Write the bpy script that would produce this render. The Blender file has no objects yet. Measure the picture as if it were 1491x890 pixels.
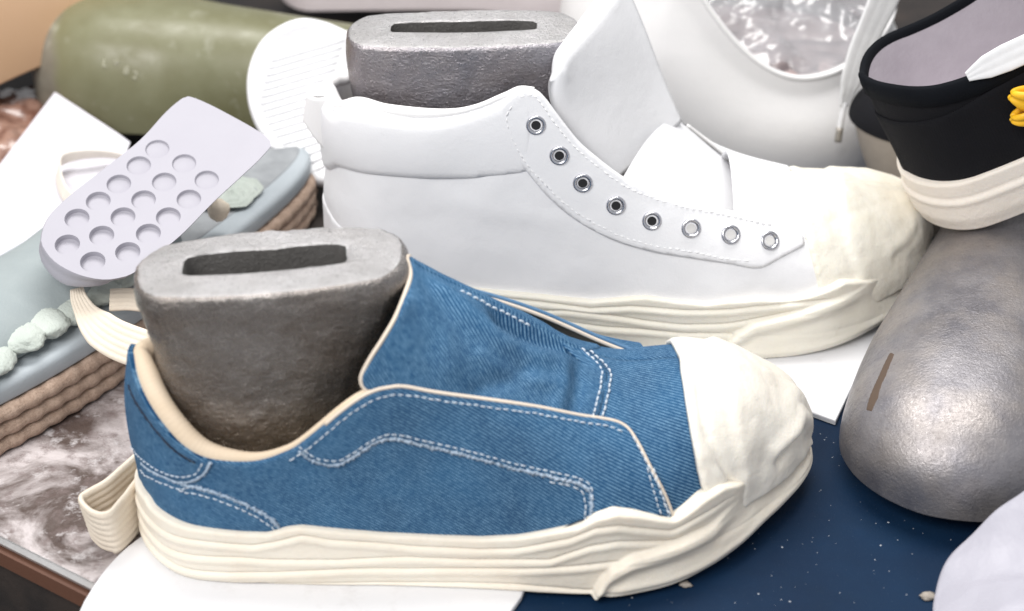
import bpy, bmesh, math, random
import numpy as np
from mathutils import Vector, Matrix, noise as mnoise
from mathutils.bvhtree import BVHTree
from mathutils.geometry import delaunay_2d_cdt

random.seed(7)
rng = np.random.default_rng(7)
SC = bpy.context.scene
COL = SC.collection
S = 0.01                      # everything below is worked out in centimetres

# ------------------------------------------------------------------ camera
EL = math.radians(32)
FPX = 2690.0                  # focal length in photo pixels (photo 1491 wide)
FW = np.array([0, math.cos(EL), -math.sin(EL)])
RT = np.array([1.0, 0, 0])
UP = np.cross(RT, FW)
CAM = np.array([0, 0, 6.0]) - 80 * FW
cd = bpy.data.cameras.new('camera')
cam = bpy.data.objects.new('camera', cd)
COL.objects.link(cam)
cam.location = CAM * S
cam.rotation_euler = (math.pi / 2 - EL, 0, 0)
cd.sensor_width = 36
cd.lens = 36 * FPX / 1491
cd.clip_start = 0.01
cd.clip_end = 50
cd.dof.use_dof = True
cd.dof.focus_distance = 0.81
cd.dof.aperture_fstop = 7.5
SC.camera = cam

# ------------------------------------------------------------------ light
W = bpy.data.worlds.new('World')
SC.world = W
W.use_nodes = True
W.node_tree.nodes['Background'].inputs[0].default_value = (0.95, 0.97, 1.0, 1)
W.node_tree.nodes['Background'].inputs[1].default_value = 0.52


def area(name, loc, target, size, power, col=(1, 1, 1)):
    l = bpy.data.lights.new(name, 'AREA')
    l.shape = 'RECTANGLE'
    l.size, l.size_y = size
    l.energy = power
    l.color = col
    o = bpy.data.objects.new(name, l)
    COL.objects.link(o)
    o.location = Vector(loc) * S
    o.rotation_euler = (Vector(target) - Vector(loc)).to_track_quat('-Z', 'Y').to_euler()
    return o


area('ceiling_light', (0, 32, 115), (0, 5, 0), (0.9, 0.45), 13.0, (1, 0.98, 0.95))
area('fill_light', (-45, -75, 95), (0, 0, 3), (0.8, 0.5), 12.5, (1.0, 0.98, 0.96))  # added fill lamp on the camera side, brightens the faces turned to the front
SC.view_settings.view_transform = 'Standard'
SC.view_settings.look = 'None'
SC.view_settings.exposure = 0.10
SC.view_settings.gamma = 1.0
SC.cycles.max_bounces = 8


# ------------------------------------------------------------------ sight lines (only to measure where things stand)
def ray(px, py):
    return FW + RT * (px - 745.5) / FPX - UP * (py - 445) / FPX


def uz(px, py, z=0.0):
    d = ray(px, py)
    return CAM + d * ((z - CAM[2]) / d[2])


def uy(px, py, y):
    d = ray(px, py)
    return CAM + d * ((y - CAM[1]) / d[1])


def upl(px, py, p0, n):
    d = ray(px, py)
    n = np.asarray(n, float)
    return CAM + d * (((np.asarray(p0) - CAM) @ n) / (d @ n))


# ------------------------------------------------------------------ object helpers
def empty(name, loc):
    o = bpy.data.objects.new(name, None)
    o.empty_display_size = 0.02
    COL.objects.link(o)
    o.location = Vector(loc) * S
    return o


def tag(o, label=None, cat=None, group=None, kind=None):
    if label: o['label'] = label
    if cat: o['category'] = cat
    if group: o['group'] = group
    if kind: o['kind'] = kind
    return o


def thing(name, label, cat, loc, group=None):
    return tag(empty(name, loc), label, cat, group)


def wloc(o):
    v = Vector((0, 0, 0))
    while o:
        v += o.location
        o = o.parent
    return np.array(v) / S


def mesh(name, verts, faces, mat, parent=None, loc=None, smooth=True, uv=None, flat_angle=None):
    """verts: world centimetres"""
    base = wloc(parent) if parent else np.asarray(loc if loc is not None else (0, 0, 0), float)
    own = np.zeros(3)
    if parent is not None and loc is not None:
        own = np.asarray(loc) - base
    v = (np.asarray(verts, float) - base - own) * S
    me = bpy.data.meshes.new(name)
    me.from_pydata(v.tolist(), [], [tuple(int(i) for i in f) for f in faces])
    if uv is not None:
        lay = me.uv_layers.new(name='UVMap')
        idx = np.empty(len(me.loops), dtype=np.int32)
        me.loops.foreach_get('vertex_index', idx)
        lay.data.foreach_set('uv', np.asarray(uv, dtype=np.float32)[idx].ravel())
    me.polygons.foreach_set('use_smooth', [smooth] * len(me.polygons))
    bm = bmesh.new()
    bm.from_mesh(me)
    bmesh.ops.recalc_face_normals(bm, faces=bm.faces)
    bm.to_mesh(me)
    bm.free()
    if flat_angle is not None and smooth:
        me.set_sharp_from_angle(angle=math.radians(flat_angle))
    me.materials.append(mat)
    o = bpy.data.objects.new(name, me)
    COL.objects.link(o)
    if parent is not None:
        o.parent = parent
        o.location = Vector(own) * S
    else:
        o.location = Vector(base) * S
    return o


def gridfaces(nu, nv, cu=False, cv=False):
    f = []
    for i in range(nu if cu else nu - 1):
        for j in range(nv if cv else nv - 1):
            a, b = i, (i + 1) % nu
            c, d = j, (j + 1) % nv
            f.append((a * nv + c, b * nv + c, b * nv + d, a * nv + d))
    return f


def pchip(xs, ys, x):
    xs = np.asarray(xs, float); ys = np.asarray(ys, float)
    h = np.diff(xs); dl = np.diff(ys) / h
    m = np.zeros(len(xs))
    m[0], m[-1] = dl[0], dl[-1]
    for i in range(1, len(xs) - 1):
        if dl[i - 1] * dl[i] > 0:
            w1, w2 = 2 * h[i] + h[i - 1], h[i] + 2 * h[i - 1]
            m[i] = (w1 + w2) / (w1 / dl[i - 1] + w2 / dl[i])
    k = np.clip(np.searchsorted(xs, x) - 1, 0, len(h) - 1)
    t = np.clip((x - xs[k]) / h[k], 0, 1)
    hh = h[k]
    return ((1 + 2 * t) * (1 - t) ** 2 * ys[k] + t * (1 - t) ** 2 * hh * m[k]
            + t * t * (3 - 2 * t) * ys[k + 1] + t * t * (t - 1) * hh * m[k + 1])


def catmull(pts, n, closed=False):
    p = np.asarray(pts, float)
    m = len(p)
    out = []
    segs = m if closed else m - 1
    per = max(2, int(math.ceil(n / segs)))
    for i in range(segs):
        if closed:
            a, b, c, d = p[(i - 1) % m], p[i], p[(i + 1) % m], p[(i + 2) % m]
        else:
            b, c = p[i], p[i + 1]
            a = p[i - 1] if i else 2 * b - c
            d = p[i + 2] if i + 2 < m else 2 * c - b
        for k in range(per):
            t = k / per
            out.append(0.5 * (2 * b + (c - a) * t + (2 * a - 5 * b + 4 * c - d) * t * t + (3 * b - a - 3 * c + d) * t ** 3))
    if not closed:
        out.append(p[-1])
    return np.array(out)


def arclen(p):
    return np.concatenate([[0], np.cumsum(np.linalg.norm(np.diff(p, axis=0), axis=1))])


def resample(p, step=None, n=None):
    s = arclen(p)
    if n is None:
        n = max(2, int(round(s[-1] / step)) + 1)
    t = np.linspace(0, s[-1], n)
    return np.stack([np.interp(t, s, p[:, k]) for k in range(p.shape[1])], 1)


def sst(a, b, x):
    t = np.clip((x - a) / (b - a), 0, 1)
    return t * t * (3 - 2 * t)


def fbm(P, scale, octv=3, seed=0.0):
    return np.array([mnoise.fractal(Vector((p[0] * scale + seed, p[1] * scale, p[2] * scale)), 1.0, 2.0, octv) for p in np.asarray(P)])


def sweep(path, prof, normals=None, closed=False):
    """path (n,3); prof (k,2) offsets in (side, up) ; normals = up vectors; scale may vary: prof may be (n,k,2)"""
    path = np.asarray(path, float)
    n = len(path)
    T = np.gradient(path, axis=0)
    if closed:
        T = np.roll(path, -1, 0) - np.roll(path, 1, 0)
    T /= np.linalg.norm(T, axis=1)[:, None] + 1e-12
    if normals is None:
        normals = np.tile([0, 0, 1.0], (n, 1))
    N = normals - (np.sum(normals * T, 1)[:, None]) * T
    N /= np.linalg.norm(N, axis=1)[:, None] + 1e-12
    B = np.cross(T, N)
    prof = np.asarray(prof, float)
    if prof.ndim == 2:
        prof = np.tile(prof, (n, 1, 1))
    k = prof.shape[1]
    V = path[:, None, :] + B[:, None, :] * prof[:, :, 0:1] + N[:, None, :] * prof[:, :, 1:2]
    F = gridfaces(n, k, closed, True)
    if not closed:
        F.append(tuple(range(k)))
        F.append(tuple((n - 1) * k + i for i in range(k)))
    return V.reshape(-1, 3), F


def circ(r, k=8, ry=None):
    a = np.linspace(0, 2 * np.pi, k, endpoint=False)
    return np.stack([r * np.cos(a), (ry or r) * np.sin(a)], 1)


class Bag:
    """collects pieces that become ONE mesh"""
    def __init__(s): s.v, s.f, s.n = [], [], 0
    def add(s, v, f):
        v = np.asarray(v)
        s.v.append(v)
        s.f += [tuple(i + s.n for i in q) for q in f]
        s.n += len(v)
    def build(s, name, mat, parent=None, **k):
        return mesh(name, np.concatenate(s.v), s.f, mat, parent, **k)


# ------------------------------------------------------------------ materials
class Mat:
    def __init__(s, name, base=(.5, .5, .5), rough=.6, metal=0.0, **kw):
        s.m = bpy.data.materials.new(name)
        s.m.use_nodes = True
        s.t = s.m.node_tree
        s.b = s.t.nodes['Principled BSDF']
        s.b.inputs['Base Color'].default_value = (*base, 1)
        s.b.inputs['Roughness'].default_value = rough
        s.b.inputs['Metallic'].default_value = metal
        for k, v in kw.items():
            s.b.inputs[k.replace('_', ' ')].default_value = v
        s.h = None

    def node(s, typ, **kw):
        n = s.t.nodes.new('ShaderNode' + typ)
        for k, v in kw.items():
            setattr(n, k, v)
        return n

    def ln(s, a, b):
        s.t.links.new(a, b)

    def coord(s, uv=False, scale=(100, 100, 100), rot=(0, 0, 0)):
        c = s.node('UVMap') if uv else s.node('TexCoord')
        mp = s.node('Mapping')
        mp.inputs['Scale'].default_value = scale
        mp.inputs['Rotation'].default_value = rot
        s.ln(c.outputs['UV' if uv else 'Object'], mp.inputs['Vector'])
        return mp.outputs['Vector']

    def noise(s, vec, scale, detail=4, rough=.55, dist=0.0):
        n = s.node('TexNoise')
        n.inputs['Scale'].default_value = scale
        n.inputs['Detail'].default_value = detail
        n.inputs['Roughness'].default_value = rough
        n.inputs['Distortion'].default_value = dist
        s.ln(vec, n.inputs['Vector'])
        return n.outputs['Fac']

    def voro(s, vec, scale, feature='F1'):
        n = s.node('TexVoronoi', feature=feature)
        n.inputs['Scale'].default_value = scale
        s.ln(vec, n.inputs['Vector'])
        return n.outputs['Distance']

    def wave(s, vec, scale, dist=0, detail=2, dscale=1, direction='X', prof='SIN'):
        n = s.node('TexWave', bands_direction=direction, wave_profile=prof)
        n.inputs['Scale'].default_value = scale
        n.inputs['Distortion'].default_value = dist
        n.inputs['Detail'].default_value = detail
        n.inputs['Detail Scale'].default_value = dscale
        s.ln(vec, n.inputs['Vector'])
        return n.outputs['Fac']

    def ramp(s, fac, stops):
        r = s.node('ValToRGB')
        e = r.color_ramp.elements
        while len(e) < len(stops):
            e.new(.5)
        for q, (p, c) in zip(e, stops):
            q.position = p
            q.color = (*c, 1) if hasattr(c, '__len__') else (c, c, c, 1)
        s.ln(fac, r.inputs['Fac'])
        return r.outputs['Color']

    def mix(s, fac, a, b, mode='MIX'):
        n = s.node('MixRGB', blend_type=mode)
        for i, v in ((0, fac), (1, a), (2, b)):
            if hasattr(v, 'is_linked') or hasattr(v, 'links'):
                s.ln(v, n.inputs[i])
            elif i == 0:
                n.inputs[0].default_value = v
            else:
                n.inputs[i].default_value = (*v, 1)
        return n.outputs['Color']

    def math(s, op, a, b=0.0):
        n = s.node('Math', operation=op)
        for i, v in ((0, a), (1, b)):
            if hasattr(v, 'links'):
                s.ln(v, n.inputs[i])
            else:
                n.inputs[i].default_value = v
        return n.outputs[0]

    def col(s, c): s.ln(c, s.b.inputs['Base Color']); return s
    def rough(s, c): s.ln(c, s.b.inputs['Roughness']); return s

    def bump(s, h, dist_cm, strength=1.0):
        n = s.node('Bump')
        n.inputs['Distance'].default_value = dist_cm * S
        n.inputs['Strength'].default_value = strength
        s.ln(h, n.inputs['Height'])
        if s.h is not None:
            s.ln(s.h, n.inputs['Normal'])
        s.h = n.outputs['Normal']
        s.ln(s.h, s.b.inputs['Normal'])
        return s


def denim(name, rot):
    m = Mat(name, rough=.85)
    m.b.inputs['Specular IOR Level'].default_value = .15
    v = m.coord(True, (1, 1, 1), (0, 0, rot))
    w = m.wave(v, 2.7, .35, 2, 2.0)
    mp = m.node('Mapping')
    mp.inputs['Scale'].default_value = (13, 4.6, 1)
    m.ln(v, mp.inputs['Vector'])
    dash = m.noise(mp.outputs['Vector'], 1.0, 2, .6)
    big = m.noise(v, .35, 3, .5)
    fine = m.noise(v, 22, 2, .6)
    base = m.ramp(big, [(.3, (.007, .048, .125)), (.7, (.016, .086, .196))])
    lightf = m.math('MULTIPLY', m.ramp(w, [(.42, 0), (.85, 1)]), m.ramp(dash, [(.34, .30), (.60, 1)]))
    c = m.mix(m.math('MULTIPLY', m.math('MULTIPLY', lightf, m.ramp(m.noise(v, 1.1, 3), [(.3, .7), (.7, 1)])), .80), base, (.26, .46, .64))
    c = m.mix(m.ramp(fine, [(.35, .35), (.6, 0)]), c, (.012, .05, .13))
    m.col(c)
    m.bump(m.math('ADD', w, m.math('MULTIPLY', dash, .7)), .018, .8)
    return m.m


def rubber(name, col, warm):
    m = Mat(name, rough=.52)
    v = m.coord()
    a = m.noise(v, .5, 4, .55)
    b = m.noise(v, 3.5, 5, .6)
    c = m.mix(m.ramp(a, [(.35, 0), (.7, .8)]), col, warm)
    c = m.mix(m.ramp(b, [(.56, 0), (.78, .14)]), c, (.52, .44, .36))
    m.col(c)
    m.bump(m.noise(v, 1.1, 4, .6), .06, .4)
    m.bump(b, .05, .6)
    m.bump(m.noise(v, 14, 4), .012, .6)
    m.b.inputs['Subsurface Weight'].default_value = .12
    m.b.inputs['Subsurface Radius'].default_value = (.004, .003, .002)
    m.b.inputs['Subsurface Scale'].default_value = 1.0
    return m.m


def castmetal(name, dark, light, metal=.75, rough=.42, tan=(.30, .25, .21), tanf=.5, low=None, grain=1.0):
    m = Mat(name, rough=rough, metal=metal)
    v = m.coord()
    a = m.noise(v, .45, 5, .6)
    b = m.noise(v, 5, 6, .65)
    g = m.noise(v, 9.5, 4, .62)
    pit = m.ramp(m.noise(v, 3.2, 5, .7), [(.29, 1), (.35, 0)])
    c = m.mix(m.ramp(a, [(.3, 0), (.7, 1)]), dark, light)
    c = m.mix(m.math('MULTIPLY', m.ramp(m.noise(v, .3, 3), [(.45, 0), (.65, 1)]), tanf), c, tan)
    c = m.mix(m.ramp(b, [(.55, 0), (.8, .6)]), c, (.10, .09, .085))
    c = m.mix(m.math('MULTIPLY', pit, min(1, .45 * grain)), c, (.06, .055, .05))
    c = m.mix(m.ramp(g, [(.62, 0), (.74, .35)]), c, (.72, .70, .68))  # pale flecks: small glints painted into the metal colour
    if low is not None:                       # tan towards the bottom, up to about the height low (cm)
        sx = m.node('SeparateXYZ')
        m.ln(v, sx.inputs[0])
        hz = m.math('ADD', sx.outputs[2], m.math('MULTIPLY', m.noise(v, .8, 4), 2.0))
        c = m.mix(m.ramp(m.math('DIVIDE', hz, 20.0), [((low - .2) / 20, .75), ((low + 1.6) / 20, 0)]), c, (.50, .41, .33))
    m.col(c)
    m.rough(m.ramp(b, [(.3, rough - .16), (.7, rough + .10)]))
    m.bump(m.noise(v, 1.3, 4, .6), .06, .5 * grain)
    st = m.node('Mapping'); st.inputs['Scale'].default_value = (.55, .8, 1.25); m.ln(v, st.inputs['Vector'])
    m.bump(m.noise(st.outputs['Vector'], 5.5, 5, .65), .05, .75 * grain)
    m.bump(g, .05, 1.0 * grain)
    return m.m


def cloth(name, col, col2, rough=.8, scale=6, bump=.01, uvlines=0):
    m = Mat(name, rough=rough)
    v = m.coord()
    m.col(m.mix(m.noise(v, .8, 4), col, col2))
    m.bump(m.noise(v, scale, 4), bump, .8)
    return m.m


def leather(name, col, rough=.5, wr=.02):
    m = Mat(name, rough=rough)
    v = m.coord()
    c0 = m.mix(m.noise(v, .4, 3), col, tuple(min(1, c * 1.04) for c in col))
    m.col(m.mix(m.ramp(m.noise(v, 1.4, 6, .7), [(.62, 0), (.80, .35)]), c0, tuple(c * .80 for c in col)))
    m.bump(m.noise(v, .45, 3, .5), wr * 7, .4)
    m.bump(m.noise(v, 1.6, 4, .6), wr * 1.6, .4)
    m.bump(m.voro(v, 11), .010, .45)
    return m.m


def plain(name, col, rough=.6, metal=0.0, **k):
    m = Mat(name, col, rough, metal, **k)
    v = m.coord()
    n = m.noise(v, 2.5, 4)
    m.col(m.mix(n, tuple(c * .9 for c in col), tuple(min(1, c * 1.08) for c in col)))
    m.bump(m.noise(v, 12, 4), .01, .5)
    return m.m


M = {}
M['denim_q'] = denim('denim_quarter', math.radians(-57))
M['denim_t'] = denim('denim_tongue', math.radians(-42))
M['rubber'] = rubber('cream_rubber', (.80, .745, .645), (.76, .68, .57))
M['rubber_cap'] = rubber('cream_rubber_cap', (.83, .79, .71), (.80, .74, .65))
M['rubber_y'] = rubber('ivory_rubber', (.84, .805, .715), (.82, .775, .66))
M['metal_blue'] = castmetal('cast_aluminium_dark', (.27, .245, .23), (.41, .385, .37), .92, .30, tanf=.45, low=5.4)
M['metal_white'] = castmetal('cast_aluminium_grey', (.25, .245, .275), (.40, .38, .40), .95, .36, tanf=.3, low=8.8, tan=(.45, .38, .36))
M['metal_big'] = castmetal('worn_aluminium', (.45, .45, .48), (.62, .61, .63), .8, .30, (.50, .43, .36), .75)
M['last_top'] = castmetal('scuffed_lit_aluminium', (.44, .43, .43), (.60, .585, .59), .8, .40, tanf=.1, grain=1.7)  # paler than the body: ground, scuffed metal plus overhead light put into the colour
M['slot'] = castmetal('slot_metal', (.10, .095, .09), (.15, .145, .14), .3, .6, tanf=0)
M['lining'] = cloth('tan_lining', (.66, .52, .37), (.74, .62, .48), .8, 9, .02)
M['lining_in'] = cloth('pale_lining', (.70, .66, .50), (.76, .71, .58), .85, 9, .02)
M['piping'] = cloth('cream_piping', (.66, .56, .46), (.74, .65, .55), .8, 12, .02)
M['thread'] = cloth('white_thread', (.55, .62, .70), (.72, .77, .82), .8, 20, .01)
M['fray'] = cloth('frayed_edge', (.28, .38, .50), (.50, .58, .68), .9, 14, .03)
M['denim_edge'] = cloth('denim_edge', (.03, .12, .26), (.16, .28, .42), .85, 14, .04)
M['black_thread'] = cloth('dark_thread', (.008, .014, .03), (.015, .025, .05), .8, 20, .01)
M['white_leather'] = leather('white_leather', (.80, .80, .82), .42)
M['white_thread'] = cloth('bright_thread', (.78, .78, .79), (.84, .84, .84), .7, 20, .01)
M['white_pad'] = leather('white_padding', (.82, .81, .81), .5, .01)
M['eyelet'] = plain('nickel', (.62, .62, .66), .22, 1.0)
M['hole'] = plain('eyelet_hole', (.012, .012, .014), .8)
M['hole_white'] = plain('eyelet_white', (.62, .61, .60), .6)


# ------------------------------------------------------------------ shoe form: the surface a shoe is pulled over
class Form:
    NU, NV = 260, 120

    def __init__(s, L, U, near, far, h, z0, n=None, ridge=None, O=(0, 0, 0), R=None, back=None, inset=0.0):
        s.L, s.O = L, np.asarray(O, float)
        s.R = np.eye(3) if R is None else np.asarray(R)
        u = np.linspace(0, 1, s.NU)
        x = L * (1 - np.cos(np.pi * u)) / 2
        yn, yf = pchip(U, near, u), pchip(U, far, u)
        s.tab = (u, x, yn, yf)
        hh, zz = pchip(U, h, u), pchip(U, z0, u)
        nn = pchip(U, n if n is not None else [2.2] * len(U), u)
        yr = pchip(U, ridge, u) if ridge is not None else (yn + yf) / 2
        th = np.linspace(0, np.pi / 2, 500)
        G = np.zeros((2, s.NU, s.NV, 3))
        s.arc = np.zeros((2, s.NU))
        hw = np.maximum(.5 * (yf - yn), 1e-6)
        shrink = 1 - inset * np.minimum(1, hw / (2.2 * inset + 1e-6)) / hw
        mid = (yn + yf) / 2
        yn2, yf2 = mid + (yn - mid) * shrink, mid + (yf - mid) * shrink
        sx = 1 - 2 * inset / L
        x2 = L / 2 + (x - L / 2) * sx
        for side, yy in ((0, yn2), (1, yf2)):
            for i in range(s.NU):
                c = np.maximum(np.cos(th), 0) ** (2 / nn[i])
                sn = np.maximum(np.sin(th), 0) ** (2 / nn[i])
                y = yr[i] + (yy[i] - yr[i]) * c
                z = zz[i] + (hh[i] - zz[i]) * sn
                xx = np.full_like(y, x2[i])
                if back is not None:
                    xx = xx + back(z, u[i])
                p = np.stack([xx, y, z], 1)
                q = resample(p, n=s.NV)
                s.arc[side, i] = arclen(p)[-1]
                G[side, i] = q
        s.G = G
        allv, allf, s.fm = [], [], []
        k = 0
        for side in (0, 1):
            allv.append(G[side].reshape(-1, 3))
            for i in range(s.NU - 1):
                for j in range(s.NV - 1):
                    a = k + i * s.NV + j
                    allf.append((a, a + s.NV, a + s.NV + 1, a + 1))
                    s.fm.append((side, i, j))
            k += s.NU * s.NV
        s.W = np.concatenate(allv) @ s.R.T + s.O
        s.bvh = BVHTree.FromPolygons([tuple(p) for p in s.W], allf)

    def world(s, p):
        return np.asarray(p) @ s.R.T + s.O

    def loc(s, p):
        return (np.asarray(p) - s.O) @ s.R

    def _at(s, U, V):
        side = (U < 0).astype(int)
        fu = np.clip(np.abs(U), 0, 1) * (s.NU - 1)
        fv = np.clip(V, 0, 1) * (s.NV - 1)
        i = np.minimum(fu.astype(int), s.NU - 2); j = np.minimum(fv.astype(int), s.NV - 2)
        a, b = (fu - i)[:, None], (fv - j)[:, None]
        G = s.G
        return (G[side, i, j] * (1 - a) * (1 - b) + G[side, i + 1, j] * a * (1 - b)
                + G[side, i, j + 1] * (1 - a) * b + G[side, i + 1, j + 1] * a * b)

    def ev(s, UV, e=.012):
        """world position and outward normal at (U, V); U < 0 is the far side"""
        UV = np.asarray(UV, float)
        U, V = UV[:, 0], UV[:, 1]
        Uc = np.where(np.abs(U) < 1e-6, 1e-6, U)
        p = s._at(Uc, V)
        du = s._at(np.clip(Uc + e, -1, 1), V) - s._at(np.clip(Uc - e, -1, 1), V)
        V1, V0 = np.clip(V + e, 0, 1), np.clip(V - e, 0, 1)
        dv = s._at(Uc, V1) - s._at(Uc, V0)
        n = np.cross(du, dv)
        l = np.linalg.norm(n, axis=1)[:, None]
        n = n / np.maximum(l, 1e-9)
        c = np.array([s.L * .5, 0, 3.0])
        return s.world(p), n @ s.R.T

    def pick(s, px, py):
        """(U, V) of the point seen along a sight line"""
        d = ray(px, py)
        d = d / np.linalg.norm(d)
        hit, nr, fi, _ = s.bvh.ray_cast(Vector(CAM), Vector(d))
        if hit is None:
            # nearest approach
            best = None
            for t in np.linspace(50, 130, 400):
                q = CAM + d * t
                h2, n2, f2, dist = s.bvh.find_nearest(Vector(q))
                if best is None or dist < best[0]:
                    best = (dist, h2, f2)
            hit, fi = best[1], best[2]
        side, i, j = s.fm[fi]
        p = s.loc(np.array(hit))
        a = s.G[side, i, j]; eu = s.G[side, i + 1, j] - a; evv = s.G[side, i, j + 1] - a
        A = np.stack([eu, evv], 1)
        sol = np.linalg.lstsq(A, p - a, rcond=None)[0]
        U = (i + np.clip(sol[0], 0, 1)) / (s.NU - 1)
        V = (j + np.clip(sol[1], 0, 1)) / (s.NV - 1)
        return (U if side == 0 else -U, V)

    def picks(s, pts):
        return [s.pick(*p) if len(p) == 2 else (p[1], p[2]) for p in pts]

    def vz(s, U, z):
        """V at which the side U reaches local height z"""
        V = np.linspace(0, 1, 300)
        zz = s._at(np.full(300, U if abs(U) > 1e-6 else 1e-6), V)[:, 2]
        return float(np.interp(z, zz, V))


KU, KV = 40.0, 12.0


def curve_uv(uvs, step=.12):
    q = np.asarray(uvs, float) * [KU, KV]
    q = catmull(q, len(q) * 12)
    return resample(q, step) / [KU, KV]


def patch(form, boundary, off, thick, step=.18, disp=None, mirror=False, edge_drop=.35, lift=None, from_top=False):
    """a panel cut to a closed (U,V) outline, laid on the form at height off and given real thickness"""
    b = np.asarray(boundary, float).copy()
    if mirror:
        b[:, 0] *= -1
    q = b * [KU, KV]
    q = resample(np.vstack([q, q[:1]]), step)[:-1]
    lo, hi = q.min(0), q.max(0)
    gx, gy = np.meshgrid(np.arange(lo[0], hi[0], step), np.arange(lo[1], hi[1], step * .9))
    g = np.stack([gx.ravel(), gy.ravel()], 1)
    # keep the grid points inside and not too near the edge
    x, y = g[:, 0], g[:, 1]
    ins = np.zeros(len(g), bool)
    n = len(q)
    x1, y1 = q[:, 0], q[:, 1]
    x2, y2 = np.roll(x1, -1), np.roll(y1, -1)
    for k in range(n):
        c = ((y1[k] > y) != (y2[k] > y))
        with np.errstate(divide='ignore', invalid='ignore'):
            xi = (x2[k] - x1[k]) * (y - y1[k]) / (y2[k] - y1[k]) + x1[k]
        ins ^= c & (x < xi)
    g = g[ins]
    if len(g):
        keep = np.ones(len(g), bool)
        for k0 in range(0, len(g), 2000):
            d = np.linalg.norm(g[k0:k0 + 2000, None] - q[None], axis=2).min(1)
            keep[k0:k0 + 2000] = d > step * .55
        g = g[keep]
    allp = [Vector(p) for p in np.vstack([q, g])]
    r = delaunay_2d_cdt(allp, [], [list(range(n))], 1, 1e-6)
    P2 = np.array([tuple(p) for p in r[0]])
    tris = [tuple(f) for f in r[2]]
    UV = P2 / [KU, KV]
    if mirror:
        pass
    P, N = form.ev(UV)
    # boundary edges
    cnt = {}
    for t in tris:
        for k in range(len(t)):
            e = (t[k], t[(k + 1) % len(t)])
            cnt[tuple(sorted(e))] = cnt.get(tuple(sorted(e)), 0) + 1
    be = [e for e, c in cnt.items() if c == 1]
    bset = {i for e in be for i in e}
    o = np.full(len(P), off, float)
    if disp is not None:
        o += disp(UV, P)
    if lift is not None:
        o += lift(UV, P)
    oi = o - thick
    for i in bset:
        o[i] -= thick * edge_drop
    top = P + N * o[:, None]
    bot = P + N * oi[:, None]
    m = len(P)
    F = list(tris) + [tuple(i + m for i in reversed(t)) for t in tris]
    for a, c in be:
        F.append((a, c, c + m, a + m))
    # panel coordinates in cm for woven cloth
    arc = np.where(UV[:, 0] >= 0, np.interp(np.abs(UV[:, 0]), np.linspace(0, 1, form.NU), form.arc[0]),
                   np.interp(np.abs(UV[:, 0]), np.linspace(0, 1, form.NU), form.arc[1]))
    lx = form.loc(P)
    ul = arclen(form.G[0, :, 40])
    th = np.stack([np.interp(np.abs(UV[:, 0]), np.linspace(0, 1, form.NU), ul) * np.sign(UV[:, 0]), (UV[:, 1] - 1) * 10.0 if from_top else UV[:, 1] * arc], 1)
    return np.vstack([top, bot]), F, np.vstack([th, th])


def line3(form, uvs, off, step=.12):
    c = curve_uv(uvs, step)
    P, N = form.ev(c)
    return P + N * off, N


def stitch_bag(bag, form, uvs, off, length=.20, gap=.10, r=.026, wob=.012):
    P, N = line3(form, uvs, off, .03)
    s = arclen(P)
    t = 0.0
    while t + length < s[-1]:
        l = length * random.uniform(.85, 1.1)
        tt = np.linspace(t, t + l, 5)
        p = np.stack([np.interp(tt, s, P[:, k]) for k in range(3)], 1)
        nn = np.stack([np.interp(tt, s, N[:, k]) for k in range(3)], 1)
        p += nn * (np.array([-.03, .01, .02, .01, -.03]))[:, None] + rng.normal(0, wob, 3)
        v, f = sweep(p, circ(r, 5), nn)
        bag.add(v, f)
        t += l + gap * random.uniform(.8, 1.2)


def tube_on(form, uvs, off, r, k=8, step=.12, rough_r=0.0):
    P, N = line3(form, uvs, off, step)
    pr = np.tile(circ(1, k), (len(P), 1, 1)) * r
    if rough_r:
        pr *= (1 + rng.normal(0, rough_r, (len(P), k, 1)))
    return sweep(P, pr, N)


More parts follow.
